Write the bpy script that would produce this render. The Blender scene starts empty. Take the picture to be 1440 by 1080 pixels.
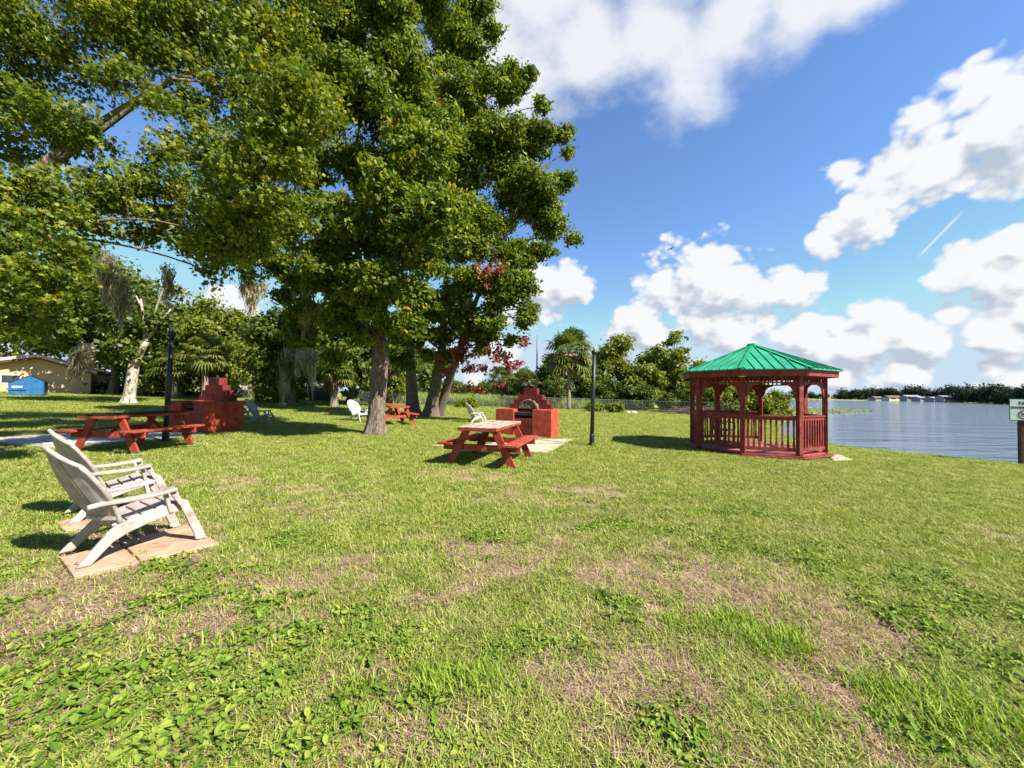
import bpy, bmesh, math, random
import numpy as np
from mathutils import Vector, Matrix
random.seed(7); rng = np.random.default_rng(7)
R = math.radians
D = bpy.data; scn = bpy.context.scene; COL = scn.collection

# ------------------------------------------------------------------ camera frame (used to turn survey pixels + depth into real places)
F = 541.0; H = 1.4; ROLL = R(.8); PITCH = math.atan(13 / F)
fw = np.array([0, math.cos(PITCH), math.sin(PITCH)]); _u = np.array([0, -math.sin(PITCH), math.cos(PITCH)]); _r = np.array([1., 0, 0])
RT = _r * math.cos(ROLL) + _u * math.sin(ROLL); UP = -_r * math.sin(ROLL) + _u * math.cos(ROLL)
CAM = np.array([0, 0, H])
SUN = Vector((.87 * .71, -.49 * .71, .705)).normalized()

# ------------------------------------------------------------------ terrain
LAKE_Z = -.65
LAKE = np.array([(16, -60), (14.2, 3), (13.7, 8.8), (13.2, 10.6), (11.6, 12.6), (12.0, 16), (14.6, 21), (19.5, 28), (25.5, 35), (30, 44), (40, 60), (70, 106), (130, 196), (196, 300), (215, 345), (239, 350), (281, 345), (312, 335),
                 (305, 292), (291, 254), (278, 226), (234, 176), (176, 113), (200, 60), (260, -60)], float)
def lake_sd(x, y):
    x = np.asarray(x, float); y = np.asarray(y, float)
    d = np.full(x.shape, 1e9); ins = np.zeros(x.shape, bool); n = len(LAKE)
    for i in range(n):
        ax, ay = LAKE[i]; bx, by = LAKE[(i + 1) % n]
        ex, ey = bx - ax, by - ay
        t = np.clip(((x - ax) * ex + (y - ay) * ey) / (ex * ex + ey * ey), 0, 1)
        d = np.minimum(d, np.hypot(x - ax - t * ex, y - ay - t * ey))
        c = (ay > y) != (by > y)
        with np.errstate(divide='ignore', invalid='ignore'):
            xi = ex * (y - ay) / (ey if ey else 1e-9) + ax
        ins ^= c & (x < xi)
    return np.where(ins, d, -d)
def gz(x, y):
    x = np.asarray(x, float); y = np.asarray(y, float)
    b = -.017 * np.clip(x, -45, 13) + .012 * np.clip(-x - 12, 0, 30)
    s = np.clip((lake_sd(x, y) + .9) / 2.2, 0, 1); s = s * s * (3 - 2 * s)
    return b * (1 - s) + -1.9 * s
def g1(x, y): return float(gz(x, y))
def ray(px, py): return fw + RT * (px - 720) / F + UP * (540 - py) / F
def P(px, py, Y):
    v = ray(px, py); q = CAM + v * (Y / v[1]); return Vector(q)
def G(px, py):
    v = ray(px, py); z = 0.
    for i in range(30):
        q = CAM + v * ((z - H) / v[2]); z = .5 * z + .5 * g1(q[0], q[1])
    return Vector((q[0], q[1], g1(q[0], q[1])))
def on(px, Y):
    q = P(px, 553, Y); return Vector((q.x, Y, g1(q.x, Y)))

def vnoise(x, y, seed=0):
    xi = np.floor(x).astype(np.int64); yi = np.floor(y).astype(np.int64); fx = x - xi; fy = y - yi
    fx = fx * fx * (3 - 2 * fx); fy = fy * fy * (3 - 2 * fy)
    def h(a, b):
        n = (a * 374761393 + b * 668265263 + seed * 974634541) & 0x7fffffff
        n = ((n ^ (n >> 13)) * 1274126177) & 0x7fffffff
        return ((n ^ (n >> 16)) & 0xffff) / 65535.
    return (h(xi, yi) * (1 - fx) + h(xi + 1, yi) * fx) * (1 - fy) + (h(xi, yi + 1) * (1 - fx) + h(xi + 1, yi + 1) * fx) * fy
def fbm(x, y, s, seed=0, o=4):
    t = 0; a = .5; n = 0
    for i in range(o):
        t = t + a * vnoise(x * s, y * s, seed + i); n += a; a *= .55; s *= 2.1
    return t / n
def greenness(x, y):
    n = fbm(x, y, .9, 3) * .6 + fbm(x, y, 2.6, 11) * .4
    near = np.clip((9.5 - y) / 6.5, 0, 1) * np.clip((7.5 - np.abs(x + .3 - .0 * y)) / 4, 0, 1)
    g = .85 - .33 * near + (n - .5) * (1.7 + .9 * near)
    bare = np.zeros_like(n)
    for bx, by, br in BARE: bare = np.maximum(bare, np.clip(1.15 - np.hypot(x - bx, y - by) / br, 0, 1))
    return np.clip(g - bare * .6, 0, 1)
BARE = []
for px, py, r in [(90, 880, .5), (190, 800, .45), (330, 880, .4), (60, 1000, .35), (480, 800, .5), (520, 960, .25), (300, 1010, .2), (560, 1040, .22), (820, 690, .5), (1010, 830, .45), (1190, 920, .38), (1150, 980, .3), (690, 1040, .22),
                  (1240, 890, .35), (880, 830, .4), (780, 960, .25), (640, 770, .35), (1180, 870, .3), (950, 960, .25), (620, 1000, .22), (150, 830, .4), (700, 670, .3), (40, 620, .8), (600, 572, .9)]:
    q = G(px, py); BARE.append((q.x, q.y, r))

# ------------------------------------------------------------------ materials
def mat(name): 
    m = D.materials.new(name); m.use_nodes = True; nt = m.node_tree
    return m, nt, nt.nodes['Principled BSDF'], nt.nodes['Material Output']
def nd(nt, t, **kw):
    n = nt.nodes.new(t)
    for k, v in kw.items():
        if k in n.inputs: n.inputs[k].default_value = v
        else: setattr(n, k, v)
    return n
def ramp(nt, fac, stops):
    r = nd(nt, 'ShaderNodeValToRGB'); e = r.color_ramp.elements
    while len(e) < len(stops): e.new(.5)
    for i, (p, c) in enumerate(stops): e[i].position = p; e[i].color = (*c, 1)
    nt.links.new(fac, r.inputs[0]); return r.outputs[0]
def surf(name, stops, scale=8, rough=.6, bump=.15, bscale=40, stretch=(1, 1, 1), detail=6, spec=.3, metal=0, bdist=.01, wear=None):
    m, nt, b, o = mat(name)
    tc = nd(nt, 'ShaderNodeTexCoord'); mp = nd(nt, 'ShaderNodeMapping'); mp.inputs['Scale'].default_value = stretch
    nt.links.new(tc.outputs['Object'], mp.inputs[0])
    n = nd(nt, 'ShaderNodeTexNoise', Scale=scale, Detail=detail, Roughness=.62); nt.links.new(mp.outputs[0], n.inputs['Vector'])
    col = ramp(nt, n.outputs['Fac'], stops)
    if wear:
        wc, wt, ws = wear
        nw = nd(nt, 'ShaderNodeTexNoise', Scale=ws, Detail=8, Roughness=.72); nt.links.new(mp.outputs[0], nw.inputs['Vector'])
        wm_ = nd(nt, 'ShaderNodeMapRange'); wm_.inputs[1].default_value = wt; wm_.inputs[2].default_value = wt + .07; nt.links.new(nw.outputs['Fac'], wm_.inputs[0])
        wx = nd(nt, 'ShaderNodeMix', data_type='RGBA'); nt.links.new(wm_.outputs[0], wx.inputs[0]); nt.links.new(col, wx.inputs[6]); wx.inputs[7].default_value = (*wc, 1); col = wx.outputs[2]
    nt.links.new(col, b.inputs['Base Color'])
    b.inputs['Roughness'].default_value = rough; b.inputs['Specular IOR Level'].default_value = spec; b.inputs['Metallic'].default_value = metal
    if bump:
        n2 = nd(nt, 'ShaderNodeTexNoise', Scale=bscale, Detail=5); nt.links.new(mp.outputs[0], n2.inputs['Vector'])
        bp = nd(nt, 'ShaderNodeBump', Strength=bump, Distance=bdist); nt.links.new(n2.outputs['Fac'], bp.inputs['Height']); nt.links.new(bp.outputs[0], b.inputs['Normal'])
    return m
def foliage(name, stops, trans=.35, rough=.5, spec=.35, src='tint'):
    m, nt, b, o = mat(name)
    if src == 'tint': a = nd(nt, 'ShaderNodeAttribute', attribute_name='tint'); f = a.outputs['Fac']
    else: a = nd(nt, 'ShaderNodeObjectInfo'); f = a.outputs['Random']
    c = ramp(nt, f, stops)
    nt.links.new(c, b.inputs['Base Color']); b.inputs['Roughness'].default_value = rough; b.inputs['Specular IOR Level'].default_value = spec
    t = nd(nt, 'ShaderNodeBsdfTranslucent'); mx = nd(nt, 'ShaderNodeMixShader'); mx.inputs[0].default_value = trans
    hs = nd(nt, 'ShaderNodeHueSaturation', Saturation=1.1, Value=1.25); hs.inputs['Hue'].default_value = .49; nt.links.new(c, hs.inputs['Color']); nt.links.new(hs.outputs[0], t.inputs['Color'])
    nt.links.new(b.outputs[0], mx.inputs[1]); nt.links.new(t.outputs[0], mx.inputs[2]); nt.links.new(mx.outputs[0], o.inputs[0])
    return m
M = {}
RED = [(.3, (.17, .022, .012)), (.5, (.25, .036, .019)), (.7, (.33, .07, .042))]
M['red'] = surf('red_paint', RED, 5, .6, .2, 60, (1, .6, 1), wear=((.34, .17, .13), .60, 9))
M['gazebo_red'] = surf('barn_red_paint', [(.32, (.125, .016, .013)), (.5, (.185, .026, .02)), (.68, (.25, .055, .042))], 6, .6, .18, 60, wear=((.33, .15, .12), .63, 12))
M['deck_red'] = surf('worn_deck_paint', [(.3, (.2, .04, .035)), (.6, (.3, .09, .08)), (.8, (.36, .16, .14))], 9, .6, .15, 60)
M['block_red'] = surf('painted_block', [(.32, (.20, .026, .012)), (.5, (.30, .045, .019)), (.68, (.38, .085, .045))], 5, .8, .6, 30, bdist=.02, wear=((.09, .03, .022), .60, 4))
M['dark_block_red'] = surf('dark_painted_brick', [(.3, (.055, .01, .009)), (.5, (.12, .016, .013)), (.75, (.19, .026, .02))], 4, .8, .5, 30, bdist=.02)  # chimney red, darker than the base blocks
M['worn_top'] = surf('peeling_table_paint', [(.36, (.16, .05, .035)), (.45, (.28, .2, .16)), (.6, (.38, .32, .27)), (.75, (.27, .2, .165))], 9, .7, .25, 50, (1, .35, 1))
M['shade_top'] = surf('shade_toned_top', [(.35, (.010, .008, .008)), (.6, (.02, .015, .014)), (.75, (.06, .02, .017))], 7, .8, .2, 50, (1, .35, 1), spec=.08)  # tree shade on the left tabletop put into its colour
M['green_pad'] = surf('green_spray', [(.35, (.03, .2, .09)), (.6, (.08, .33, .17))], 30, .7, .2)
M['resin'] = surf('weathered_white_resin', [(.3, (.19, .155, .14)), (.48, (.30, .262, .24)), (.7, (.38, .345, .32))], 9, .55, .12, 70, spec=.3, wear=((.15, .115, .095), .64, 16))
M['white_resin'] = surf('white_resin', [(.3, (.38, .38, .38)), (.7, (.46, .46, .46))], 7, .4, .04, 90, spec=.4)
M['grey_resin'] = surf('grey_resin', [(.3, (.2, .19, .2)), (.7, (.32, .3, .31))], 7, .5, .04, 90)
M['blue_resin'] = surf('blue_grey_resin', [(.3, (.10, .15, .24)), (.7, (.15, .22, .33))], 7, .5, .04, 90)
M['black'] = surf('black_pole_paint', [(.3, (.012, .012, .014)), (.7, (.022, .022, .025))], 9, .45, .06, 60, spec=.35)
M['soot'] = surf('black_iron', [(.3, (.01, .01, .01)), (.7, (.03, .028, .026))], 20, .7, .2)
M['paver'] = surf('tan_paver', [(.3, (.24, .145, .09)), (.5, (.34, .225, .15)), (.75, (.42, .30, .21))], 7, .85, .5, 70)
M['concrete'] = surf('pale_concrete', [(.3, (.27, .22, .165)), (.55, (.37, .31, .24)), (.75, (.43, .38, .31))], 4, .9, .4, 60)
M['grey_concrete'] = surf('grey_concrete', [(.3, (.27, .25, .24)), (.55, (.36, .34, .32)), (.75, (.42, .40, .37))], 4, .9, .4, 60)
M['log'] = surf('fibrous_log', [(.34, (.03, .02, .015)), (.5, (.14, .09, .06)), (.66, (.27, .19, .14))], 22, .9, .6, 40, (1, 1, .25))
M['sign_face'] = surf('faded_sign_face', [(.3, (.55, .6, .56)), (.7, (.68, .72, .68))], 8, .5, .03)
M['sign_edge'] = surf('sign_green_edge', [(.3, (.10, .17, .15)), (.7, (.16, .25, .22))], 8, .5, .03)
M['ink'] = surf('sign_ink', [(.3, (.01, .012, .02)), (.7, (.03, .03, .04))], 8, .5, 0)
M['sign_red'] = surf('sign_ring', [(.3, (.10, .03, .02)), (.7, (.2, .05, .03))], 8, .5, 0)
M['wood_post'] = surf('brown_post', [(.3, (.035, .018, .014)), (.6, (.09, .045, .03)), (.8, (.2, .12, .08))], 12, .8, .3, 50, (4, 4, .5))
M['pole_wood'] = surf('grey_pole_wood', [(.3, (.11, .095, .085)), (.7, (.19, .17, .15))], 12, .85, .3, 50, (4, 4, .4))
M['bark'] = surf('furrowed_bark', [(.3, (.055, .038, .03)), (.5, (.14, .105, .082)), (.68, (.24, .19, .155)), (.8, (.33, .29, .25))], 9, .9, 1.0, 14, (2.4, 2.4, .55), bdist=.05)
M['bark_pale'] = surf('pale_patchy_bark', [(.34, (.08, .06, .045)), (.46, (.30, .25, .2)), (.6, (.46, .41, .35)), (.75, (.56, .52, .46))], 5, .9, .7, 16, (1.6, 1.6, .8), bdist=.03)
M['palm_bark'] = surf('palm_bark', [(.3, (.11, .085, .065)), (.6, (.27, .22, .17)), (.8, (.36, .3, .24))], 8, .9, .8, 14, (1.5, 1.5, 3), bdist=.04)
M['tan_wall'] = surf('tan_stucco', [(.3, (.42, .28, .17)), (.7, (.50, .35, .22))], 2, .9, .3, 60)
M['lake_wall'] = surf('shade_toned_siding', [(.3, (.22, .22, .22)), (.7, (.32, .32, .31))], 2, .8, .1)  # white siding greyed, shade on the far houses put into the colour
M['cream_wall'] = surf('cream_siding', [(.3, (.5, .45, .30)), (.7, (.62, .56, .40))], 2, .9, .1)
M['white_wall'] = surf('white_siding', [(.3, (.62, .62, .6)), (.7, (.74, .74, .72))], 2, .8, .1)
M['shingle'] = surf('brown_shingle', [(.3, (.10, .06, .055)), (.7, (.2, .13, .12))], 6, .9, .4, 30)
M['grey_roof'] = surf('grey_roof', [(.3, (.17, .17, .18)), (.7, (.25, .25, .26))], 6, .8, .2, 30)
M['fascia_pale'] = surf('pale_fascia', [(.3, (.42, .30, .28)), (.7, (.55, .42, .38))], 4, .7, .05)
M['fascia_dark'] = surf('dark_fascia', [(.3, (.09, .035, .025)), (.7, (.14, .06, .04))], 4, .7, .05)
M['dumpster_blue'] = surf('blue_steel', [(.3, (.012, .07, .18)), (.6, (.018, .11, .26)), (.8, (.04, .15, .30))], 4, .5, .1, 30)
M['glass'] = surf('dark_glass', [(.3, (.015, .02, .025)), (.7, (.035, .045, .055))], 3, .12, 0, spec=.6)
M['frame_white'] = surf('white_frame', [(.3, (.6, .6, .58)), (.7, (.72, .72, .7))], 6, .5, 0)
M['galv'] = surf('galvanised', [(.3, (.12, .135, .13)), (.7, (.2, .215, .21))], 12, .5, .05, metal=.4)
M['green_metal'] = surf('green_roof_metal', [(.32, (.006, .17, .085)), (.5, (.010, .235, .12)), (.68, (.03, .29, .17))], 2.2, .5, .08, 20, spec=.4, wear=((.05, .22, .15), .60, 7))
M['green_cap'] = surf('green_cap_metal', [(.3, (.004, .18, .085)), (.7, (.008, .25, .12))], 3, .75, .05, 20, spec=.2)
M['stone'] = surf('pale_stone', [(.3, (.42, .40, .36)), (.7, (.62, .6, .56))], 8, .9, .5, 30)
M['brush'] = surf('dead_brush', [(.3, (.08, .04, .04)), (.7, (.2, .12, .10))], 20, .9, .2)
M['bird'] = surf('dark_feathers', [(.3, (.012, .011, .012)), (.7, (.03, .028, .028))], 20, .7, 0)
M['leaf'] = foliage('maple_leaves', [(0, (.03, .062, .008)), (.35, (.072, .12, .012)), (.7, (.16, .21, .019)), (.94, (.26, .275, .028)), (1, (.31, .19, .028))], .45, .5, .25)
M['leaf_near'] = foliage('near_maple_leaves', [(0, (.034, .064, .008)), (.4, (.085, .13, .012)), (.75, (.18, .22, .02)), (.95, (.29, .285, .03)), (1, (.33, .21, .03))], .45, .5, .25)
M['leaf_red'] = foliage('reddened_leaves', [(0, (.13, .03, .022)), (.5, (.25, .065, .045)), (1, (.33, .15, .10))], .35)
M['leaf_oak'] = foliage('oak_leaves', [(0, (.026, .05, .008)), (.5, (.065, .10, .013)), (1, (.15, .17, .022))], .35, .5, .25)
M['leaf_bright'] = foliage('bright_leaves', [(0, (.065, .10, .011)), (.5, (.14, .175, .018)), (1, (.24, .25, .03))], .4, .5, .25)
M['leaf_far'] = foliage('far_leaves', [(0, (.010, .024, .013)), (.5, (.018, .036, .018)), (1, (.035, .055, .024))], .2, .6, .1)
M['leaf_palm'] = foliage('palm_fronds', [(0, (.05, .09, .016)), (.6, (.13, .17, .03)), (1, (.25, .24, .06))], .35, .5, .3)
M['leaf_dead'] = foliage('dead_fronds', [(0, (.09, .06, .035)), (.6, (.24, .17, .095)), (1, (.4, .3, .19))], .2)
M['moss'] = foliage('grey_moss', [(0, (.18, .165, .10)), (.6, (.37, .34, .225)), (1, (.53, .5, .36))], .4, .9, .1)
M['grass'] = foliage('grass_blades', [(0, (.115, .172, .024)), (.45, (.215, .272, .042)), (.8, (.325, .355, .08)), (1, (.44, .385, .18))], .3, .6, .2, 'rand')
M['straw'] = foliage('straw', [(0, (.15, .095, .055)), (.6, (.29, .20, .125)), (1, (.42, .32, .22))], .15, .8, .2, 'rand')
M['weed'] = foliage('broad_weeds', [(0, (.07, .13, .014)), (.6, (.14, .22, .026)), (1, (.25, .29, .05))], .3, .65, .12, 'rand')
M['tuft'] = foliage('lush_grass', [(0, (.13, .22, .02)), (.6, (.21, .31, .03)), (1, (.31, .37, .06))], .3, .6, .2, 'rand')
M['pads'] = foliage('lily_pads', [(0, (.10, .15, .03)), (.6, (.2, .24, .06)), (1, (.3, .27, .10))], .15)

# lawn: per-vertex share of grass against dry thatch, plus fine noise
m, nt, b, o = mat('lawn'); M['lawn'] = m
a = nd(nt, 'ShaderNodeAttribute', attribute_name='green')
tc = nd(nt, 'ShaderNodeTexCoord'); geo = nd(nt, 'ShaderNodeNewGeometry')
n1 = nd(nt, 'ShaderNodeTexNoise', Scale=9, Detail=8, Roughness=.7); nt.links.new(geo.outputs['Position'], n1.inputs['Vector'])
n2 = nd(nt, 'ShaderNodeTexNoise', Scale=70, Detail=6, Roughness=.7); nt.links.new(geo.outputs['Position'], n2.inputs['Vector'])
ad = nd(nt, 'ShaderNodeMath', operation='MULTIPLY_ADD'); nt.links.new(n1.outputs['Fac'], ad.inputs[0]); ad.inputs[1].default_value = 1.5; nt.links.new(a.outputs['Fac'], ad.inputs[2])
sm = nd(nt, 'ShaderNodeMapRange', interpolation_type='SMOOTHSTEP'); sm.inputs[1].default_value = .95; sm.inputs[2].default_value = 1.6; nt.links.new(ad.outputs[0], sm.inputs[0])
cb = ramp(nt, n2.outputs['Fac'], [(.32, (.12, .075, .045)), (.5, (.30, .205, .135)), (.68, (.50, .39, .285))])
cg = ramp(nt, n2.outputs['Fac'], [(.34, (.075, .105, .015)), (.5, (.205, .255, .04)), (.66, (.34, .365, .08))])
mx = nd(nt, 'ShaderNodeMix', data_type='RGBA'); nt.links.new(sm.outputs[0], mx.inputs[0]); nt.links.new(cb, mx.inputs[6]); nt.links.new(cg, mx.inputs[7])
nt.links.new(mx.outputs[2], b.inputs['Base Color']); b.inputs['Roughness'].default_value = .95; b.inputs['Specular IOR Level'].default_value = .1
bp = nd(nt, 'ShaderNodeBump', Strength=.9, Distance=.03); nt.links.new(n2.outputs['Fac'], bp.inputs['Height']); nt.links.new(bp.outputs[0], b.inputs['Normal'])

# water
m, nt, b, o = mat('lake_water'); M['water'] = m
b.inputs['Base Color'].default_value = (.09, .125, .18, 1); b.inputs['Roughness'].default_value = .06; b.inputs['IOR'].default_value = 1.333; b.inputs['Specular IOR Level'].default_value = .6
geo = nd(nt, 'ShaderNodeNewGeometry'); mp = nd(nt, 'ShaderNodeMapping'); mp.inputs['Rotation'].default_value = (0, 0, R(42)); mp.inputs['Scale'].default_value = (.28, 1, 1); nt.links.new(geo.outputs['Position'], mp.inputs[0])
n1 = nd(nt, 'ShaderNodeTexNoise', Scale=1.5, Detail=6, Roughness=.6); nt.links.new(mp.outputs[0], n1.inputs['Vector'])
n2 = nd(nt, 'ShaderNodeTexNoise', Scale=.5, Detail=3, Roughness=.5); nt.links.new(mp.outputs[0], n2.inputs['Vector'])
ad = nd(nt, 'ShaderNodeMath', operation='MULTIPLY_ADD'); nt.links.new(n2.outputs['Fac'], ad.inputs[0]); ad.inputs[1].default_value = 2.5; nt.links.new(n1.outputs['Fac'], ad.inputs[2])
bp = nd(nt, 'ShaderNodeBump', Strength=1.0, Distance=.26); nt.links.new(ad.outputs[0], bp.inputs['Height']); nt.links.new(bp.outputs[0], b.inputs['Normal'])

# woven wire: fine diamond wires, the rest open
m, nt, b, o = mat('woven_wire'); M['wire'] = m
b.inputs['Base Color'].default_value = (.22, .24, .23, 1); b.inputs['Roughness'].default_value = .5
geo = nd(nt, 'ShaderNodeNewGeometry'); sp = nd(nt, 'ShaderNodeSeparateXYZ'); nt.links.new(geo.outputs['Position'], sp.inputs[0])
fs = []
for s in (1, -1):
    t = nd(nt, 'ShaderNodeMath', operation='MULTIPLY_ADD'); nt.links.new(sp.outputs['Z'], t.inputs[0]); t.inputs[1].default_value = s; nt.links.new(sp.outputs['X'], t.inputs[2])
    q = nd(nt, 'ShaderNodeMath', operation='PINGPONG'); nt.links.new(t.outputs[0], q.inputs[0]); q.inputs[1].default_value = .04
    l = nd(nt, 'ShaderNodeMath', operation='LESS_THAN'); nt.links.new(q.outputs[0], l.inputs[0]); l.inputs[1].default_value = .0035; fs.append(l)
mxm = nd(nt, 'ShaderNodeMath', operation='MAXIMUM'); nt.links.new(fs[0].outputs[0], mxm.inputs[0]); nt.links.new(fs[1].outputs[0], mxm.inputs[1])
tr = nd(nt, 'ShaderNodeBsdfTransparent'); ms = nd(nt, 'ShaderNodeMixShader'); nt.links.new(mxm.outputs[0], ms.inputs[0]); nt.links.new(tr.outputs[0], ms.inputs[1]); nt.links.new(b.outputs[0], ms.inputs[2]); nt.links.new(ms.outputs[0], o.inputs[0])

# ------------------------------------------------------------------ mesh helpers
def link(o, parent=None):
    COL.objects.link(o)
    if parent: o.parent = parent
    return o
def tag(o, label, cat, group=None):
    o['label'] = label; o['category'] = cat
    if group: o['group'] = group
    return o
def kind(o, k): o['kind'] = k; return o
def thing(name, label, cat, loc=(0, 0, 0), rz=0, group=None):
    o = D.objects.new(name, None); link(o); o.location = loc; o.rotation_euler = (0, 0, rz); o.empty_display_size = .2
    return tag(o, label, cat, group)
def copy_tree(o, parent=None, swap=None):
    c = o.copy(); COL.objects.link(c)
    if parent: c.parent = parent
    if swap and c.type == 'MESH':
        for s in c.material_slots:
            if s.material.name in swap: nm = swap[s.material.name]; s.link = 'OBJECT'; s.material = nm
    for ch in [k for k in D.objects if k.parent == o and k.name != c.name]: copy_tree(ch, c, swap)
    return c
class MB:
    def __init__(s): s.v = []; s.f = []
    def add(s, vs, fs):
        n = len(s.v); s.v += [tuple(v) for v in vs]; s.f += [tuple(i + n for i in f) for f in fs]; return s
    def box(s, x0, x1, y0, y1, z0, z1):
        return s.add([(x0, y0, z0), (x1, y0, z0), (x1, y1, z0), (x0, y1, z0), (x0, y0, z1), (x1, y0, z1), (x1, y1, z1), (x0, y1, z1)],
                     [(0, 3, 2, 1), (4, 5, 6, 7), (0, 1, 5, 4), (1, 2, 6, 5), (2, 3, 7, 6), (3, 0, 4, 7)])
    def bar(s, a, b, w, t, up=(0, 0, 1)):
        a = Vector(a); b = Vector(b); d = (b - a).normalized(); u = Vector(up)
        sd = d.cross(u)
        if sd.length < 1e-4: sd = d.cross(Vector((0, 1, 0)))
        sd.normalize(); u = sd.cross(d)
        vs = [p + sd * (w / 2 * i) + u * (t / 2 * j) for p in (a, b) for i, j in ((-1, -1), (1, -1), (1, 1), (-1, 1))]
        return s.add(vs, [(0, 1, 2, 3), (7, 6, 5, 4), (0, 4, 5, 1), (1, 5, 6, 2), (2, 6, 7, 3), (3, 7, 4, 0)])
    def prism(s, poly, fn, t0, t1):          # poly of 2-D points; fn(u, v, t) -> 3-D
        n = len(poly)
        vs = [fn(u, v, t0) for u, v in poly] + [fn(u, v, t1) for u, v in poly]
        fs = [tuple(range(n - 1, -1, -1)), tuple(range(n, 2 * n))] + [(i, (i + 1) % n, n + (i + 1) % n, n + i) for i in range(n)]
        return s.add(vs, fs)
    def tube(s, pts, n=8, cap=True):          # pts of (x, y, z, r)
        P3 = [Vector(p[:3]) for p in pts]; rings = []; u = None
        for i, p in enumerate(P3):
            d = (P3[min(i + 1, len(P3) - 1)] - P3[max(i - 1, 0)]).normalized()
            if u is None: u = d.orthogonal().normalized()
            u = (u - d * u.dot(d)).normalized(); w = d.cross(u)
            rings.append([p + (u * math.cos(6.2832 * k / n) + w * math.sin(6.2832 * k / n)) * pts[i][3] for k in range(n)])
        vs = [v for r_ in rings for v in r_]; fs = []
        for i in range(len(rings) - 1):
            for k in range(n):
                fs.append((i * n + k, i * n + (k + 1) % n, (i + 1) * n + (k + 1) % n, (i + 1) * n + k))
        if cap: fs += [tuple(range(n - 1, -1, -1)), tuple(range(len(vs) - n, len(vs)))]
        return s.add(vs, fs)
    def lathe(s, prof, n=16, c=(0, 0)): return s.tube([(c[0], c[1], z, r) for r, z in prof], n)
    def build(s, name, m, parent=None, bevel=0, smooth=False, loc=None):
        me = D.meshes.new(name); me.from_pydata(s.v, [], s.f)
        bm = bmesh.new(); bm.from_mesh(me); bmesh.ops.recalc_face_normals(bm, faces=bm.faces); bm.to_mesh(me); bm.free()
        me.materials.append(m)
        if smooth: me.polygons.foreach_set('use_smooth', [True] * len(me.polygons))
        o = D.objects.new(name, me); link(o, parent)
        if loc is not None: o.location = loc
        if bevel:
            md = o.modifiers.new('bevel', 'BEVEL'); md.width = bevel; md.segments = 2; md.limit_method = 'ANGLE'
        return o
def npmesh(name, verts, faces, m, parent=None, attrs=None, smooth=False):
    verts = np.ascontiguousarray(verts, np.float32); faces = np.ascontiguousarray(faces, np.int32); k = faces.shape[1]
    me = D.meshes.new(name); me.vertices.add(len(verts)); me.vertices.foreach_set('co', verts.ravel())
    me.loops.add(faces.size); me.loops.foreach_set('vertex_index', faces.ravel())
    me.polygons.add(len(faces)); me.polygons.foreach_set('loop_start', np.arange(0, faces.size, k, dtype=np.int32))
    for an, av in (attrs or {}).items():
        at = me.attributes.new(an, 'FLOAT', 'POINT'); at.data.foreach_set('value', np.ascontiguousarray(av, np.float32))
    me.update(calc_edges=True); me.validate()
    if smooth: me.polygons.foreach_set('use_smooth', np.ones(len(faces), bool))
    me.materials.append(m); o = D.objects.new(name, me); return link(o, parent)

# ------------------------------------------------------------------ leaves
def shape_star():
    pts = [(0, -.42), (.16, -.2), (.5, -.22), (.3, .02), (.42, .34), (.14, .24), (0, .62), (-.14, .24), (-.42, .34), (-.3, .02), (-.5, -.22), (-.16, -.2)]
    v = [(0, 0, .05)] + [(x, y, -.22 * abs(x) ** 1.1 - .12 * max(0, y) ** 2) for x, y in pts]; n = len(pts)
    return np.array(v), np.array([(0, 1 + i, 1 + (i + 1) % n) for i in range(n)])
def shape_kite():
    v = [(0, -.5, 0), (.34, -.12, -.10), (0, .72, -.16), (-.34, -.12, -.10), (0, 0, .06)]
    return np.array(v), np.array([(4, 0, 1), (4, 1, 2), (4, 2, 3), (4, 3, 0)])
def shape_quad():
    return np.array([(0, -.55, 0), (.42, 0, -.1), (0, .55, -.04), (-.42, 0, -.1)]), np.array([(0, 1, 2, 3)])
STAR, KITE, QUAD = shape_star(), shape_kite(), shape_quad()
def norm(a): return a / np.maximum(np.linalg.norm(a, axis=1, keepdims=True), 1e-6)
def blob_leaves(blobs, total, spray=9, spread=.16, shell=.45, rs=None, up=.55):
    """leaf positions and normals: sprays of leaves spread through lumpy blobs (x, y, z, rx, ry, rz)"""
    rs = rs or rng; B = np.array(blobs, float); wgt = (B[:, 3] * B[:, 4] + B[:, 3] * B[:, 5] + B[:, 4] * B[:, 5]); wgt /= wgt.sum()
    ns = max(1, total // spray); idx = rs.choice(len(B), ns, p=wgt)
    d = norm(rs.normal(size=(ns, 3))); 
    lump = .82 + .3 * np.sin(d[:, 0] * 5 + idx * 1.7) * np.sin(d[:, 1] * 4.3 + idx) + .18 * np.sin(d[:, 2] * 7 + idx * 2.1)
    rad = rs.random(ns) ** shell * lump
    c = B[idx, :3] + d * rad[:, None] * B[idx, 3:6]
    outw = norm(d + np.array([0, 0, up]) + rs.normal(scale=.35, size=(ns, 3)))
    st = rs.random(ns)
    k = np.repeat(np.arange(ns), spray); n = len(k); sz = np.minimum(B[idx, 3], 1.4)[k]
    off = rs.normal(size=(n, 3)) * spread * (.6 + .4 * sz[:, None]); off[:, 2] *= .6
    pos = c[k] + off; nr = norm(outw[k] + rs.normal(scale=.55, size=(n, 3)))
    tint = np.clip(st[k] * .75 + rs.random(n) * .3 - .02, 0, 1)
    return pos, nr, tint
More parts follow.
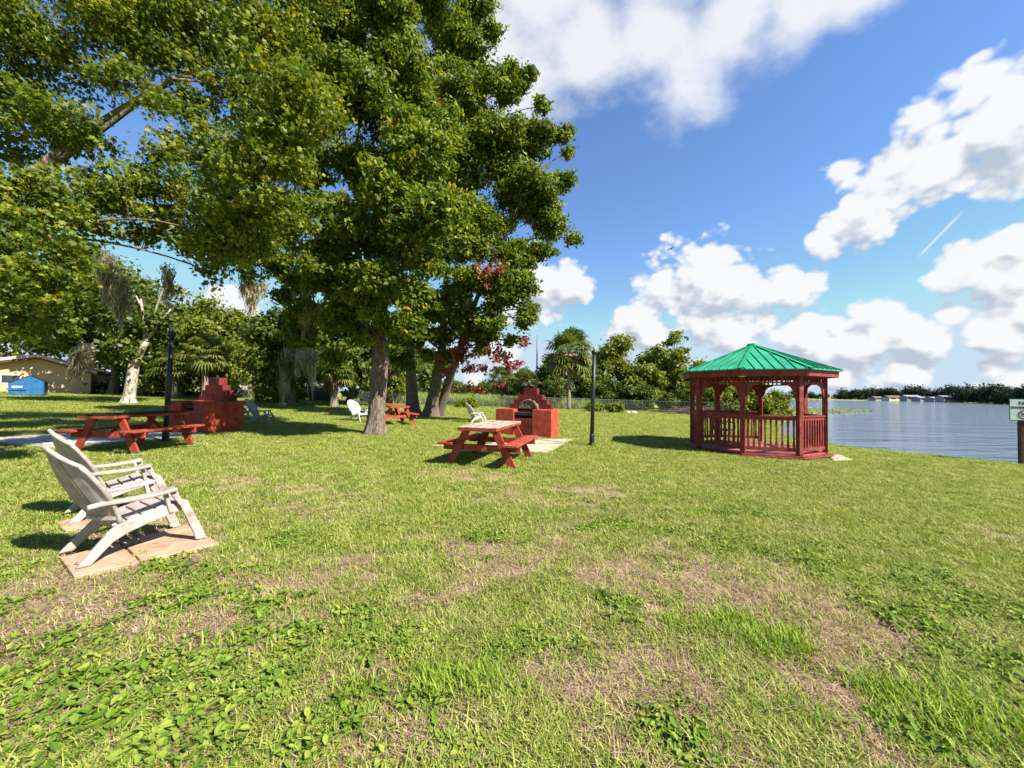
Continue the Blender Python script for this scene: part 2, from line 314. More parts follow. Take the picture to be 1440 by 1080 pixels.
def leaves(name, pos, nr, tint, size, shape, m, parent=None, droop=.5, rs=None):
    rs = rs or rng; n = len(pos); V, Fc = shape
    t = norm(np.cross(nr, rs.normal(size=(n, 3)))); t[:, 2] -= droop * rs.random(n); t = t - nr * (t * nr).sum(1, keepdims=True); t = norm(t); b = np.cross(t, nr)
    s = size * (.5 + .95 * rs.random(n))
    v = pos[:, None, :] + s[:, None, None] * (V[None, :, 0, None] * b[:, None, :] + V[None, :, 1, None] * t[:, None, :] + V[None, :, 2, None] * nr[:, None, :])
    f = (Fc[None] + (np.arange(n) * len(V))[:, None, None]).reshape(-1, Fc.shape[1])
    return npmesh(name, v.reshape(-1, 3), f, m, parent, {'tint': np.repeat(tint, len(V))})
def lumpy(blobs, k, f, seed=0):
    rn = np.random.default_rng(seed); out = []
    for b in blobs:
        for i in range(max(2, int(k * min(1.6, .5 + .5 * b[3])))):
            d = rn.normal(size=3); d /= np.linalg.norm(d); q = rn.random() ** .45 * (1 - f * .55); s = f * rn.uniform(.65, 1.25)
            out.append((b[0] + d[0] * b[3] * q, b[1] + d[1] * b[4] * q, b[2] + d[2] * b[5] * q, b[3] * s * 1.15, b[4] * s * 1.15, b[5] * s * .72))
    return out
def bez(a, b, r0, r1, n=7, sag=.0, wob=.15, rise=.35):
    a = Vector(a); b = Vector(b); L = (b - a).length
    c = a.lerp(b, .45) + Vector((0, 0, L * rise * .5)) + Vector((random.uniform(-1, 1), random.uniform(-1, 1), random.uniform(-.4, .4))) * L * wob
    out = []
    for i in range(n):
        t = i / (n - 1); p = a * (1 - t) ** 2 + c * 2 * t * (1 - t) + b * t * t
        out.append((p.x, p.y, p.z, r0 + (r1 - r0) * t ** .8))
    return out

# ------------------------------------------------------------------ the ground, the lake
def axis(lo, hi, d0, far, k=1.085):
    a = list(np.arange(lo, hi + 1e-6, d0)); s = d0
    while a[-1] < far: s *= k; a.append(a[-1] + s)
    s = d0
    while a[0] > -far: s *= k; a.insert(0, a[0] - s)
    return np.array(a)
xs = axis(-12, 16, .14, 1400); ys = axis(-1, 16, .14, 1400)
X, Y = np.meshgrid(xs, ys); nx, ny = len(xs), len(ys)
Z = gz(X, Y); gr = greenness(X, Y)
ii = (np.arange(ny - 1)[:, None] * nx + np.arange(nx - 1)[None]).ravel()
kind(npmesh('lawn', np.stack([X, Y, Z], -1).reshape(-1, 3), np.stack([ii, ii + 1, ii + nx + 1, ii + nx], 1), M['lawn'], None, {'green': gr.ravel()}, True), 'structure')
w = MB().add([(9, -80, LAKE_Z), (420, -80, LAKE_Z), (420, 420, LAKE_Z), (9, 420, LAKE_Z)], [(0, 1, 2, 3)]).build('lake', M['water']); kind(w, 'structure')

# ------------------------------------------------------------------ grass
HID = D.collections.new('grass_sources')
def blade_clump(name, m, n, rad, hgt, wid, lean=.5, seed=0, flat=0):
    r = np.random.default_rng(seed); vs = []; fs = []
    for i in range(n):
        a = r.random() * 6.283; q = rad * math.sqrt(r.random()); x, y = q * math.cos(a), q * math.sin(a)
        h = hgt * (.5 + .8 * r.random()); da = r.random() * 6.283; l = lean * (.3 + r.random()) * h; w_ = wid * (.7 + .6 * r.random())
        dx, dy = math.cos(da), math.sin(da); px, py = -dy * w_ / 2, dx * w_ / 2
        z1, z2 = h * .6 * (1 - flat), h * (1 - flat * .9)
        b = len(vs)
        vs += [(x - px, y - py, -.004), (x + px, y + py, -.004), (x + dx * l * .35 + px * .8, y + dy * l * .35 + py * .8, z1), (x + dx * l * .35 - px * .8, y + dy * l * .35 - py * .8, z1), (x + dx * l, y + dy * l, z2)]
        fs += [(b, b + 1, b + 2, b + 3), (b + 3, b + 2, b + 4)]
    me = D.meshes.new(name); me.from_pydata(vs, [], fs); me.materials.append(m); o = D.objects.new(name, me); return o
def weed_clump(name, m, n, rad, size, hgt, seed):
    r = np.random.default_rng(seed); vs = []; fs = []
    for i in range(n):
        a = r.random() * 6.283; q = rad * math.sqrt(r.random()); c = Vector((q * math.cos(a), q * math.sin(a), hgt * (.35 + .65 * r.random()) * (1 - .4 * q / rad)))
        N = Vector((r.normal() * .4, r.normal() * .4, 1)).normalized(); t = N.orthogonal().normalized(); t.rotate(Matrix.Rotation(r.random() * 6.283, 3, N)); bb = N.cross(t)
        s = size * (.6 + .8 * r.random()); b = len(vs)
        for u, v, k in [(0, -.55, 0), (.32, -.2, .1), (.34, .2, .1), (0, .6, -.05), (-.34, .2, .1), (-.32, -.2, .1)]: vs.append(tuple(c + (bb * u + t * v + N * k) * s))
        fs += [(b, b + 1, b + 2, b + 3), (b, b + 3, b + 4, b + 5)]
    me = D.meshes.new(name); me.from_pydata(vs, [], fs); me.materials.append(m); return D.objects.new(name, me)
def scatter(name, label_sources, pts, rot, scl):
    c = D.collections.new(name + '_sources')
    for o in label_sources: c.objects.link(o)
    me = D.meshes.new(name); n = len(pts); me.vertices.add(n); me.vertices.foreach_set('co', np.ascontiguousarray(pts, np.float32).ravel())
    a = me.attributes.new('rot', 'FLOAT_VECTOR', 'POINT'); a.data.foreach_set('vector', np.ascontiguousarray(rot, np.float32).ravel())
    a = me.attributes.new('scl', 'FLOAT_VECTOR', 'POINT'); a.data.foreach_set('vector', np.ascontiguousarray(scl, np.float32).ravel())
    o = link(D.objects.new(name, me)); kind(o, 'stuff')
    ng = D.node_groups.new(name + '_scatter', 'GeometryNodeTree')
    ng.interface.new_socket('Geometry', in_out='INPUT', socket_type='NodeSocketGeometry'); ng.interface.new_socket('Geometry', in_out='OUTPUT', socket_type='NodeSocketGeometry')
    gi = ng.nodes.new('NodeGroupInput'); go = ng.nodes.new('NodeGroupOutput')
    ci = ng.nodes.new('GeometryNodeCollectionInfo'); ci.inputs['Collection'].default_value = c; ci.inputs['Separate Children'].default_value = True; ci.inputs['Reset Children'].default_value = True
    ip = ng.nodes.new('GeometryNodeInstanceOnPoints'); ip.inputs['Pick Instance'].default_value = True
    na = ng.nodes.new('GeometryNodeInputNamedAttribute'); na.data_type = 'FLOAT_VECTOR'; na.inputs[0].default_value = 'rot'
    nb = ng.nodes.new('GeometryNodeInputNamedAttribute'); nb.data_type = 'FLOAT_VECTOR'; nb.inputs[0].default_value = 'scl'
    L = ng.links.new
    L(gi.outputs[0], ip.inputs['Points']); L(ci.outputs[0], ip.inputs['Instance'])
    e2r = ng.nodes.new('FunctionNodeEulerToRotation'); L(na.outputs['Attribute'], e2r.inputs[0]); L(e2r.outputs[0], ip.inputs['Rotation'])
    L(nb.outputs['Attribute'], ip.inputs['Scale']); L(ip.outputs[0], go.inputs[0])
    md = o.modifiers.new('scatter', 'NODES'); md.node_group = ng
    return o
def wedge(n, z0, z1, p, half=1.62):
    """points in the view wedge, density falling as Z**-p"""
    e = 2 - p; u = rng.random(n); zz = (z0 ** e + u * (z1 ** e - z0 ** e)) ** (1 / e)
    x = (rng.random(n) * 2 - 1) * half * zz + rng.normal(size=n) * .3
    return x, zz
NOGRASS = []                                     # slabs and bases: convex quads where no grass grows
def clear(x, y):
    ok = (lake_sd(x, y) < -.15)
    for poly, mar in NOGRASS:
        ins = np.ones(len(x), bool); n = len(poly)
        ar = sum(poly[i][0] * poly[(i + 1) % n][1] - poly[(i + 1) % n][0] * poly[i][1] for i in range(n)); sg = 1 if ar > 0 else -1
        for i in range(n):
            ax, ay = poly[i]; bx, by = poly[(i + 1) % n]; L = math.hypot(bx - ax, by - ay)
            ins &= sg * ((bx - ax) * (y - ay) - (by - ay) * (x - ax)) / L > -mar
        ok &= ~ins
    return ok
def rots(n): return np.stack([rng.normal(size=n) * .08, rng.normal(size=n) * .08, rng.random(n) * 6.283], 1)

# ------------------------------------------------------------------ slabs
def slab(name, label, px4, m, top=.03, cat='slab', group=None, mar=-.055, world=False):
    q = [Vector((*p, g1(*p))) for p in px4] if world else [G(*p) for p in px4]
    NOGRASS.append(([(v.x, v.y) for v in q], mar))
    b = MB(); n = len(q)
    b.add([v + Vector((0, 0, top)) for v in q] + [v + Vector((0, 0, -.06)) for v in q], [tuple(range(n)), tuple(range(2 * n - 1, n - 1, -1))] + [(i, n + i, n + (i + 1) % n, (i + 1) % n) for i in range(n)])
    return tag(b.build(name, m, None, .006), label, cat, group)
slab('paving_slab', 'tan paving slab under the back legs of the nearest white chair', [(84, 789), (104, 817), (196, 795), (166, 768)], M['paver'])
slab('paving_slab', 'tan paving slab under the front legs of the nearest white chair', [(169, 766.5), (199, 793.5), (309, 768), (262, 742)], M['paver'])
slab('paving_slab', 'tan paving slab under the back legs of the farther white chair', [(78, 738), (92, 751), (148, 741), (128, 728)], M['paver'])
slab('concrete_slab', 'pale concrete strip along the front of the barbecue with the log', [(705, 619), (806, 618), (796, 624.3), (690, 625)], M['concrete'])
slab('concrete_slab', 'pale concrete slab under the weathered-top picnic table', [(600, 627), (690, 625.6), (794, 625), (768, 638)], M['concrete'])
slab('concrete_slab', 'long grey concrete slab under the dark-top picnic table at the left', [(-60, 619), (70, 631), (290, 613), (190, 605.5)], M['grey_concrete'])
slab('stepping_slab', 'small pale concrete slab by the right side of the gazebo', [(1166, 641.5), (1180, 640), (1200, 648), (1172, 649)], M['concrete'])

# ------------------------------------------------------------------ adirondack chairs
def make_chair(label, m, group):
    t = thing('adirondack_chair', label, 'garden chair', group=group)
    rail = [(.275, .36), (.10, .338), (-.06, .29), (-.165, .262), (-.215, .215), (-.30, .105), (-.385, .0), (-.30, 0), (-.245, .065), (-.18, .135), (-.09, .185), (.05, .23), (.18, .262), (.275, .285)]
    frl = [(.15, .485), (.208, .485), (.248, .39), (.292, .366), (.425, .03), (.425, 0), (.352, 0), (.342, .05), (.238, .33)]
    for s in (-1, 1):
        MB().prism(rail, lambda u, v, x: (s * (x + .03 * (1 - v / .3)), u, v), .205, .245).build('leg', m, t, .01)
        b = MB().prism(frl, lambda u, v, x: (s * (x + .02 * (1 - v / .3)), u, v), .262, .292)
        b.prism([(.17, .28), (.20, .28), (.152, .484), (.124, .484)], lambda u, v, x: (s * x, u, v), .205, .261)
        b.prism([(.36, .012), (.43, .012), (.43, 0), (.36, 0)], lambda u, v, x: (s * x, u, v), .245, .325)
        b.build('leg', m, t, .008)
        a = MB(); prof = [(-.335, .465, .235, .275), (-.25, .478, .232, .29), (-.05, .478, .222, .302), (.08, .488, .212, .316), (.17, .503, .208, .318), (.21, .505, .218, .312)]
        vs = []
        for y, z, xi, xo in prof: vs += [(s * xi, y, z), (s * xo, y, z), (s * xo, y, z - .034), (s * xi, y, z - .034)]
        fs = [(0, 1, 2, 3), (23, 22, 21, 20)]
        for i in range(5):
            for k in range(4): fs.append((4 * i + k, 4 * i + (k + 1) % 4, 4 * i + 4 + (k + 1) % 4, 4 * i + 4 + k))
        a.add(vs, fs).build('armrest', m, t, .01)
    st = MB(); ys_ = [-.185, -.095, -.003, .089, .181, .275]; zz = lambda y: .258 + .235 * (y + .185) + .045 * max(0, y) - .35 * max(0, y - .18) ** 1.3
    for i in range(5):
        y0, y1 = ys_[i] + .006, ys_[i + 1] - .006
        st.bar((0, y0, zz(y0)), (0, y1, zz(y1)), .42, .022)
    st.bar((0, .277, .352), (0, .288, .285), .42, .02, (0, 1, 0)); st.build('seat', m, t, .006)
    bk = MB()
    def bp(u, v):
        hw = .205 + .085 * math.sin(min(v, .62) / .62 * 1.571) - .03 * max(0, v - .62) / .38
        return Vector((u * hw, -.175 - .32 * v - .035 * math.sin(v * 3.14) + .15 * (u * u - .15) * math.sin(v * 2.4 + .5), .245 + .66 * v))
    nv = 14; ns = 5
    for k in range(ns):
        u0 = -1 + 2 * k / ns + .022; u1 = -1 + 2 * (k + 1) / ns - .022; vs = []
        for i in range(nv + 1):
            for u in (u0, (u0 + u1) / 2, u1):
                um = .75 * u + .25 * (u0 + u1) / 2; vm = 1 - .20 * um * um - .03 * ((u - (u0 + u1) / 2) / .2) ** 2
                v = vm * i / nv; p = bp(u, v); n_ = Vector((-u * .35, .85, .55)).normalized()
                vs += [p, p - n_ * .018]
        fs = []
        for i in range(nv):
            for j in range(2):
                a_ = (i * 3 + j) * 2; c_ = ((i + 1) * 3 + j) * 2
                fs += [(a_, a_ + 2, c_ + 2, c_), (a_ + 1, c_ + 1, c_ + 3, a_ + 3)]
            a_ = i * 6; c_ = (i + 1) * 6; fs += [(a_, c_, c_ + 1, a_ + 1), (a_ + 4, a_ + 5, c_ + 5, c_ + 4)]
        l = nv * 6; fs += [(0, 1, 3, 2), (2, 3, 5, 4), (l, l + 2, l + 3, l + 1), (l + 2, l + 4, l + 5, l + 3)]
        bk.add(vs, fs)
    for v in (.13,):
        pts = [bp(u / 4, v) + Vector((0, -.024, -.008)) for u in range(-4, 5)]
        for i in range(8): bk.bar(pts[i], pts[i + 1], .03, .02, (0, 1, 0))
    o = bk.build('backrest', m, t)
    r_ = MB()
    for s in (-1, 1):
        pts = []
        for i in range(13):
            v = .8 * i / 12; p = bp(s * 1.0, v); pts.append((p.x, p.y - .012, p.z, .017))
        r_.tube(pts, 8)
    r_.tube([(*(bp(u / 6, 1 - .20 * (u / 6) ** 2) + Vector((0, -.012, 0))), .017) for u in range(-6, 7)], 8)
    r_.build('back_rim', m, t, 0, True)
    return t
c1 = make_chair('weathered white slatted garden chair nearest the camera, on two tan slabs', M['resin'], 'slatted garden chairs on the lawn')
def put_chair(o, x, y, yaw, sc=1.0): o.location = (x, y, g1(x, y) + .028); o.rotation_euler = (0, 0, R(yaw)); o.scale = (sc,) * 3
put_chair(c1, -3.16, 3.25, -31, .95); c1.location.z += .004
c2 = copy_tree(c1); c2['label'] = 'weathered white slatted garden chair half hidden behind the nearest one'; put_chair(c2, -4.18, 4.14, -38, .97)
S = lambda k: {M['resin'].name: M[k]}
c3 = copy_tree(c1, None, S('grey_resin')); c3['label'] = 'grey slatted garden chair in the shade to the right of the left barbecue'; put_chair(c3, -9.15, 14.1, -75); c3.location.z -= .03
c4 = copy_tree(c1, None, S('blue_resin')); c4['label'] = 'bluish grey garden chair mostly hidden behind the left barbecue'; put_chair(c4, -10.9, 15.6, -75); c4.location.z -= .03
c5 = copy_tree(c1, None, S('white_resin')); c5['label'] = 'bright white garden chair in shade just left of the big tree trunk'; put_chair(c5, -6.5, 16.4, -115); c5.location.z -= .03
q = on(671, 17.5); c6 = copy_tree(c1, None, S('white_resin')); c6['label'] = 'bright white garden chair in the sun beyond the weathered-top picnic table'; put_chair(c6, q.x, q.y, -70); c6.location.z -= .03

# ------------------------------------------------------------------ picnic tables
def make_table(label, group):
    t = thing('picnic_table', label, 'picnic table', group=group)
    tp = MB(); 
    for i in range(5): tp.box(-.375 + .15 * i + .003, -.375 + .15 * (i + 1) - .003, -.92, .92, .748, .768)
    ap = MB()
    for y in (-.9, .9, 0): ap.box(-.345, .345, y - .018, y + .018, .69, .7475)
    for s in (-1, 1): ap.box(s * .362 - .014, s * .362 + .014, -.918, .918, .70, .7475)
    ap.build('apron', M['red'], t, .003)
    tp.build('tabletop', M['worn_top'], t, .004)
    for s in (-1, 1):
        b = MB()
        for k in range(2): b.box(s * .63 - .14 + .142 * k, s * .63 - .004 + .142 * k, -.92, .92, .425, .465)
        b.build('bench', M['red'], t, .004)
    for y in (-.69, .69):
        for s in (-1, 1):
            MB().bar((s * .26, y, .735), (s * .63, y, 0.0), .09 if 0 else .045, .14, (1, 0, .6)).build('leg', M['red'], t, .004)
            MB().lathe([(.11, -.01), (.12, .002), (.08, .012)], 14, (s * .645, y)).build('foot_pad', M['green_pad'], t)
        MB().box(-.76, .76, y + (.024 if y < 0 else -.064), y + (.064 if y < 0 else -.024), .305, .424).build('crossbeam', M['red'], t, .004)
        MB().bar((0, y + (.05 if y < 0 else -.05), .36), (0, y * .3, .70), .085, .04, (0, 0, 1)).build('brace', M['red'], t, .004)
    return t
t1 = make_table('red picnic table with a weathered peeling pale top, in front of the log barbecue', 'red picnic tables')
def put_table(o, x, y, yaw): o.location = (x, y, g1(x, y)); o.rotation_euler = (0, 0, R(yaw))
put_table(t1, -.39, 7.87, -15.2)
t2 = copy_tree(t1, None, {M['worn_top'].name: M['shade_top']}); t2['label'] = 'red picnic table with a dark shaded top behind the two near chairs'; put_table(t2, -7.66, 7.92, -1); t2.scale = (.94, .88, .97); t2.location.z += .02; t2.rotation_euler.x = 0
t3 = copy_tree(t1, None, {M['worn_top'].name: M['red']}); t3['label'] = 'distant dark red picnic table half hidden by the big tree trunk'; put_table(t3, -4.75, 15.5, 32)

# ------------------------------------------------------------------ barbecues
def make_bbq(label, group):
    t = thing('barbecue', label, 'barbecue', group=group)     # origin: near right corner at the ground; +x right, +y back
    b = MB(); W, Dp, Hh = 1.92, 1.0, .90
    poly = [(-W, 0), (-1.30, 0), (-1.30, .55), (-.62, .55), (-.62, 0), (0, 0), (0, Dp), (-W, Dp)]
    b.box(-.64, 0, 0, Dp, -.05, Hh); b.box(-W, -1.28, .0, Dp, -.05, Hh); b.box(-1.2795, -.6405, .08, Dp - .002, -.05, .62); b.box(-1.2795, -.6405, .62, Dp - .002, .62, Hh - .003)
    o = b.build('base', M['block_red'], t, .012)
    cb = MB()
    steps = [(.75, .90, 1.06), (.60, 1.0601, 1.22), (.44, 1.2201, 1.38), (.25, 1.3801, 1.60)]
    for hw, z0, z1 in steps: cb.box(-.93 - hw, -.93 + hw, .66, .90, z0 + (.001 if z0 == .90 else 0), z1)
    cb.build('chimney', M['dark_block_red'], t, .01)
    fb = MB(); arc = [(.33 * math.cos(a), .0 + .30 * math.sin(a)) for a in np.linspace(0, math.pi, 14)]
    g = MB().box(-1.275, -.645, .09, .60, .76, .785)
    for k in range(11): g.bar((-1.26 + .06 * k, .06, .80), (-1.26 + .06 * k, .6, .80), .012, .012)
    g.box(-1.275, -.645, .06, .085, .70, .79); g.build('grill', M['soot'], t)
    return t
def make_log(label, x, y, z, rz, sc=1.0):
    b = MB(); n = 22; rn = random.Random(3); ring = []
    for i in range(n):
        a = math.pi * i / (n - 1); r_ = .30 * (1 + rn.uniform(-.05, .05)); ring.append((1.12 * r_ * math.cos(a), r_ * math.sin(a) * 1.05))
    for i in range(n - 1):      # bark staves around the rim, standing proud of the split face
        (x0, z0), (x1, z1) = ring[i], ring[i + 1]; k = .86 + rn.uniform(-.03, .03)
        b.add([(x0, -.11, z0), (x1, -.11, z1), (x1 * k, -.12, z1 * k), (x0 * k, -.12, z0 * k), (x0, .1, z0), (x1, .1, z1), (x1 * k, .1, z1 * k), (x0 * k, .1, z0 * k)],
              [(0, 1, 2, 3), (7, 6, 5, 4), (0, 4, 5, 1), (1, 5, 6, 2), (2, 6, 7, 3), (3, 7, 4, 0)])
    inner = [(u * .855, v * .855) for u, v in ring]
    b.prism(inner, lambda u, v, t_: (u, t_, v), -.085 , .09)
    o = b.build('log', M['log'], None, .004); o.location = (x, y, z); o.rotation_euler = (R(-6), 0, rz); o.scale = (sc,) * 3
    return tag(o, label, 'log')
b1 = make_bbq('red stepped block barbecue with a brown log on its hearth, behind the weathered-top table', 'stepped masonry barbecues')
b1.location = (1.26, 12.2, g1(1.26, 12.2)); b1.rotation_euler = (0, 0, R(-21))
b2 = copy_tree(b1); b2['label'] = 'red stepped block barbecue in dappled shade behind the dark-top picnic table'
b2.location = (-8.5, 10.75, g1(-8.5, 10.75)); b2.rotation_euler = (0, 0, R(-23.5))
v = b1.matrix_basis @ Vector((-.92, .5, .905)); make_log('half-round brown fibrous log standing on the right barbecue hearth', v.x, v.y, v.z, R(-21))
for o, rz in ((b1, R(-21)), (b2, R(-23.5))):
    mw = Matrix.Translation(o.location) @ Matrix.Rotation(rz, 4, 'Z'); NOGRASS.append(([tuple((mw @ Vector((a, c, 0)))[:2]) for a, c in ((-1.92, 0), (0, 0), (0, 1), (-1.92, 1))], 0))

# ------------------------------------------------------------------ lamp posts
def lamp_post(label, base, h, tilt):
    t = thing('lamp_post', label, 'lamp post', base, 0, 'black lamp posts'); t.rotation_euler = (0, tilt, 0)
    MB().lathe([(.055, -.1), (.055, h * .5), (.05, h - .14)], 14).build('pole', M['black'], t, 0, True)
    MB().lathe([(.085, -.02), (.085, .05), (.07, .09), (.07, .30), (.056, .34)], 14).build('base_collar', M['black'], t, .004)
    MB().lathe([(.075, h - .14), (.085, h - .09), (.07, h - .05), (.03, h - .04)], 14).build('lamp_holder', M['black'], t, .003)
    MB().lathe([(.02, h - .045), (.032, h - .02), (.038, h + .02), (.028, h + .06), (.008, h + .075)], 12).build('bulb', M['grey_resin'], t, 0, True)
    return t
lamp_post('black lamp post standing alone on the sunlit lawn left of the gazebo', G(832, 627), 2.72, R(1.1))
lamp_post('black lamp post behind the dark-top picnic table at the left', Vector((-8.17, 9.12, g1(-8.17, 9.12))), 2.66, R(1.5))

# ------------------------------------------------------------------ gazebo
GC = Vector((6.83, 10.92, 0)); GT = 1.2734; GR = 1.593
GZ = g1(6.83, 10.92)
gaz = thing('gazebo', 'red octagonal wooden gazebo with a green metal roof by the lake', 'gazebo', (GC.x, GC.y, GZ), GT)
ang = [math.pi / 8 + i * math.pi / 4 for i in range(8)]
def ring(r, z): return [(r * math.cos(a), r * math.sin(a), z) for a in ang]
NOGRASS.append(([(GC.x + 1.78 * math.cos(a + GT), GC.y + 1.78 * math.sin(a + GT)) for a in ang], 0))
def octa(b, r0, r1, z0, z1):       # octagonal band between radii r0 < r1
    vs = ring(r0, z0) + ring(r1, z0) + ring(r1, z1) + ring(r0, z1)
    fs = []
    for i in range(8):
        j = (i + 1) % 8; fs += [(i, j, 8 + j, 8 + i), (8 + i, 8 + j, 16 + j, 16 + i), (16 + i, 16 + j, 24 + j, 24 + i), (24 + i, 24 + j, j, i)]
    return b.add(vs, fs)
dk = MB(); octa(dk, 1.2, 1.72, -.12, .03); octa(dk, 1.3, 1.76, .0305, .065)
octa(dk, 1.5, 1.70, .0655, .10)
dk.build('deck_skirt', M['gazebo_red'], gaz, .006)
fl = MB(); 
for k in range(-12, 12):
    y0, y1 = k * .13 + .003, k * .13 + .127; hw = lambda y: min(1.66 * math.cos(R(22.5)), 1.66 * 1.3066 * math.cos(R(22.5)) * 1.0824 - abs(y)) if 0 else min(1.533, 2.168 - abs(y))
    if max(abs(y0), abs(y1)) > 1.50: continue
    fl.add([(-hw(y0) + .02, y0, .112), (hw(y0) - .02, y0, .112), (hw(y1) - .02, y1, .112), (-hw(y1) + .02, y1, .112), (-hw(y0) + .02, y0, .07), (hw(y0) - .02, y0, .07), (hw(y1) - .02, y1, .07), (-hw(y1) + .02, y1, .07)],
           [(0, 1, 2, 3), (7, 6, 5, 4), (0, 4, 5, 1), (1, 5, 6, 2), (2, 6, 7, 3), (3, 7, 4, 0)])
fl.build('deck_floor', M['deck_red'], gaz)
ZE = 2.06 
for i, a in enumerate(ang):
    c = Vector((GR * math.cos(a), GR * math.sin(a), 0)); d = Vector((math.cos(a), math.sin(a), 0))
    MB().bar(c + Vector((0, 0, .113)), c + Vector((0, 0, ZE + .02)), .115, .115, d).build('post', M['gazebo_red'], gaz, .008)
OPEN = None
for i in range(8):
    A = Vector((GR * math.cos(ang[i]), GR * math.sin(ang[i]), 0)); Bq = Vector((GR * math.cos(ang[(i + 1) % 8]), GR * math.sin(ang[(i + 1) % 8]), 0))
    d = (Bq - A).normalized(); out = Vector((d.y, -d.x, 0)); A2 = A + d * .062; B2 = Bq - d * .062; L = (B2 - A2).length
    mid = (A2 + B2) / 2
    # world direction of this bay decides which one is the entrance (the far side)
    wd = Matrix.Rotation(GT, 3, 'Z') @ mid
    if not (wd.x > .9 and wd.y > .3):
        r_ = MB(); zt = Vector((0, 0, 1))
        r_.bar(A2 + zt * 1.045, B2 + zt * 1.045, .09, .035); r_.bar(A2 + zt * .985, B2 + zt * .985, .04, .08); r_.bar(A2 + zt * .235, B2 + zt * .235, .04, .085)
        nb = 9
        for k in range(nb):
            p = A2 + d * L * (k + .5) / nb; w0 = .046
            prof = [(-w0 / 2, .278), (w0 / 2, .278), (w0 / 2, .40), (w0 * .34, .44), (w0 * .34, .80), (w0 / 2, .84), (w0 / 2, .944), (-w0 / 2, .944), (-w0 / 2, .84), (-w0 * .34, .80), (-w0 * .34, .44), (-w0 / 2, .40)]
            r_.prism(prof, lambda u, v_, t_: p + d * u + out * t_ + Vector((0, 0, v_)), -.014, .014)
        r_.build('railing', M['gazebo_red'], gaz)
    f = MB(); zt = Vector((0, 0, 1))
    f.bar(A2 + zt * (ZE - .02), B2 + zt * (ZE - .02), .045, .06); f.bar(A2 + zt * (ZE - .185), B2 + zt * (ZE - .185), .045, .035)
    for k in range(9):
        p = A2 + d * L * (k + .5) / 9; f.bar(p + zt * (ZE - .17), p + zt * (ZE - .048), .03, .03, tuple(d))
    f.build('frieze', M['gazebo_red'], gaz)
    for s, base in ((1, A2), (-1, B2)):
        # sawn arch bracket: quarter ring with a small step
        po = [(0, 0), (.30, 0), (.30, -.03)]
        for k in range(9):
            th = R(90 - k * 90 / 8); po.append((.27 - .20 * (1 - math.sin(R(90) - th)) * 1.0 if 0 else .275 - .20 * math.sin(R(k * 90 / 8)), -.035 - .20 * (1 - math.cos(R(k * 90 / 8)))))
        po += [(.05, -.26), (.05, -.31), (0, -.34)]
        MB().prism(po, lambda u, v_, t_: base + d * s * u + out * t_ + zt * (ZE - .203 + v_), -.016, .016).build('bracket', M['gazebo_red'], gaz)
fa = MB(); octa(fa, 1.84, 1.875, ZE - .035, ZE + .135); fa.build('fascia', M['gazebo_red'], gaz, .004)
sf = MB(); octa(sf, 1.50, 1.838, ZE + .025, ZE + .045); octa(sf, 1.53, 1.64, ZE + .0455, ZE + .13); sf.build('soffit', M['gazebo_red'], gaz)
rf = MB(); RR = 1.945; zE = ZE + .138; zA = 2.99
rv = ring(RR, zE); rv2 = ring(RR, zE - .022)
rf.add(rv + rv2 + [(0, 0, zA), (0, 0, zA - .03)], [(i, (i + 1) % 8, 16) for i in range(8)] + [(8 + (i + 1) % 8, 8 + i, 17) for i in range(8)] + [(8 + i, 8 + (i + 1) % 8, (i + 1) % 8, i) for i in range(8)])
for i in range(8):
    A = Vector(rv[i]); Bq = Vector(rv[(i + 1) % 8]); ap = Vector((0, 0, zA)); e = (Bq - A); L = e.length; d = e / L; mid = (A + Bq) / 2; upv = (ap - mid); nrm = d.cross(upv).normalized()
    if nrm.z < 0: nrm = -nrm
    for k in range(-3, 4):
        u = k * .215; f_ = 1 - abs(u) / (L / 2)
        if f_ < .06: continue
        s0 = mid + d * u; s1 = s0 + upv * (f_ - .03); rf.bar(s0 + nrm * .010, s1 + nrm * .010, .022, .024, nrm)
rf.build('roof', M['green_metal'], gaz)
hp = MB()
for i in range(8):
    A = Vector(rv[i]); ap = Vector((0, 0, zA)); hp.bar(A.lerp(ap, -.005) + Vector((0, 0, .018)), ap + Vector((0, 0, .018)), .085, .02)
hp.lathe([(.16, zA - .045), (.13, zA + .02), (.002, zA + .05)], 8); hp.build('hip_caps', M['green_cap'], gaz, 0)
MB().box(-.03, .05, -.07, .07, ZE - .055, ZE - .02).build('lamp_box', M['sign_face'], gaz).location = (1.67 * math.cos(R(157.5)), 1.67 * math.sin(R(157.5)), 0)
# slatted metal chair inside the gazebo
q = Vector((6.15, 11.2)); ch = thing('patio_chair', 'small dark red slatted chair standing inside the gazebo', 'chair', (q.x, q.y, GZ + .113), R(-150))
MB().box(-.23, .23, -.22, .22, .42, .445).build('seat', M['gazebo_red'], ch, .004)
for sx in (-1, 1):
    MB().bar((sx * .21, .2, 0), (sx * .21, .2, .42), .035, .035, (0, 1, 0)).build('leg', M['gazebo_red'], ch)
    MB().bar((sx * .21, -.24, 0), (sx * .21, -.2, .42), .035, .035, (0, 1, 0)).build('leg', M['gazebo_red'], ch)
    MB().bar((sx * .25, -.22, .66), (sx * .25, .2, .64), .05, .03).bar((sx * .25, .19, .42), (sx * .25, .19, .63), .03, .03, (0, 1, 0)).build('armrest', M['gazebo_red'], ch)
bb = MB()
for k in range(5): bb.bar((-.19 + .095 * k, -.215, .445), (-.19 + .095 * k, -.32, .88), .05, .018, (0, 1, 0))
bb.bar((-.24, -.325, .89), (.24, -.325, .89), .03, .05); bb.build('backrest', M['gazebo_red'], ch)

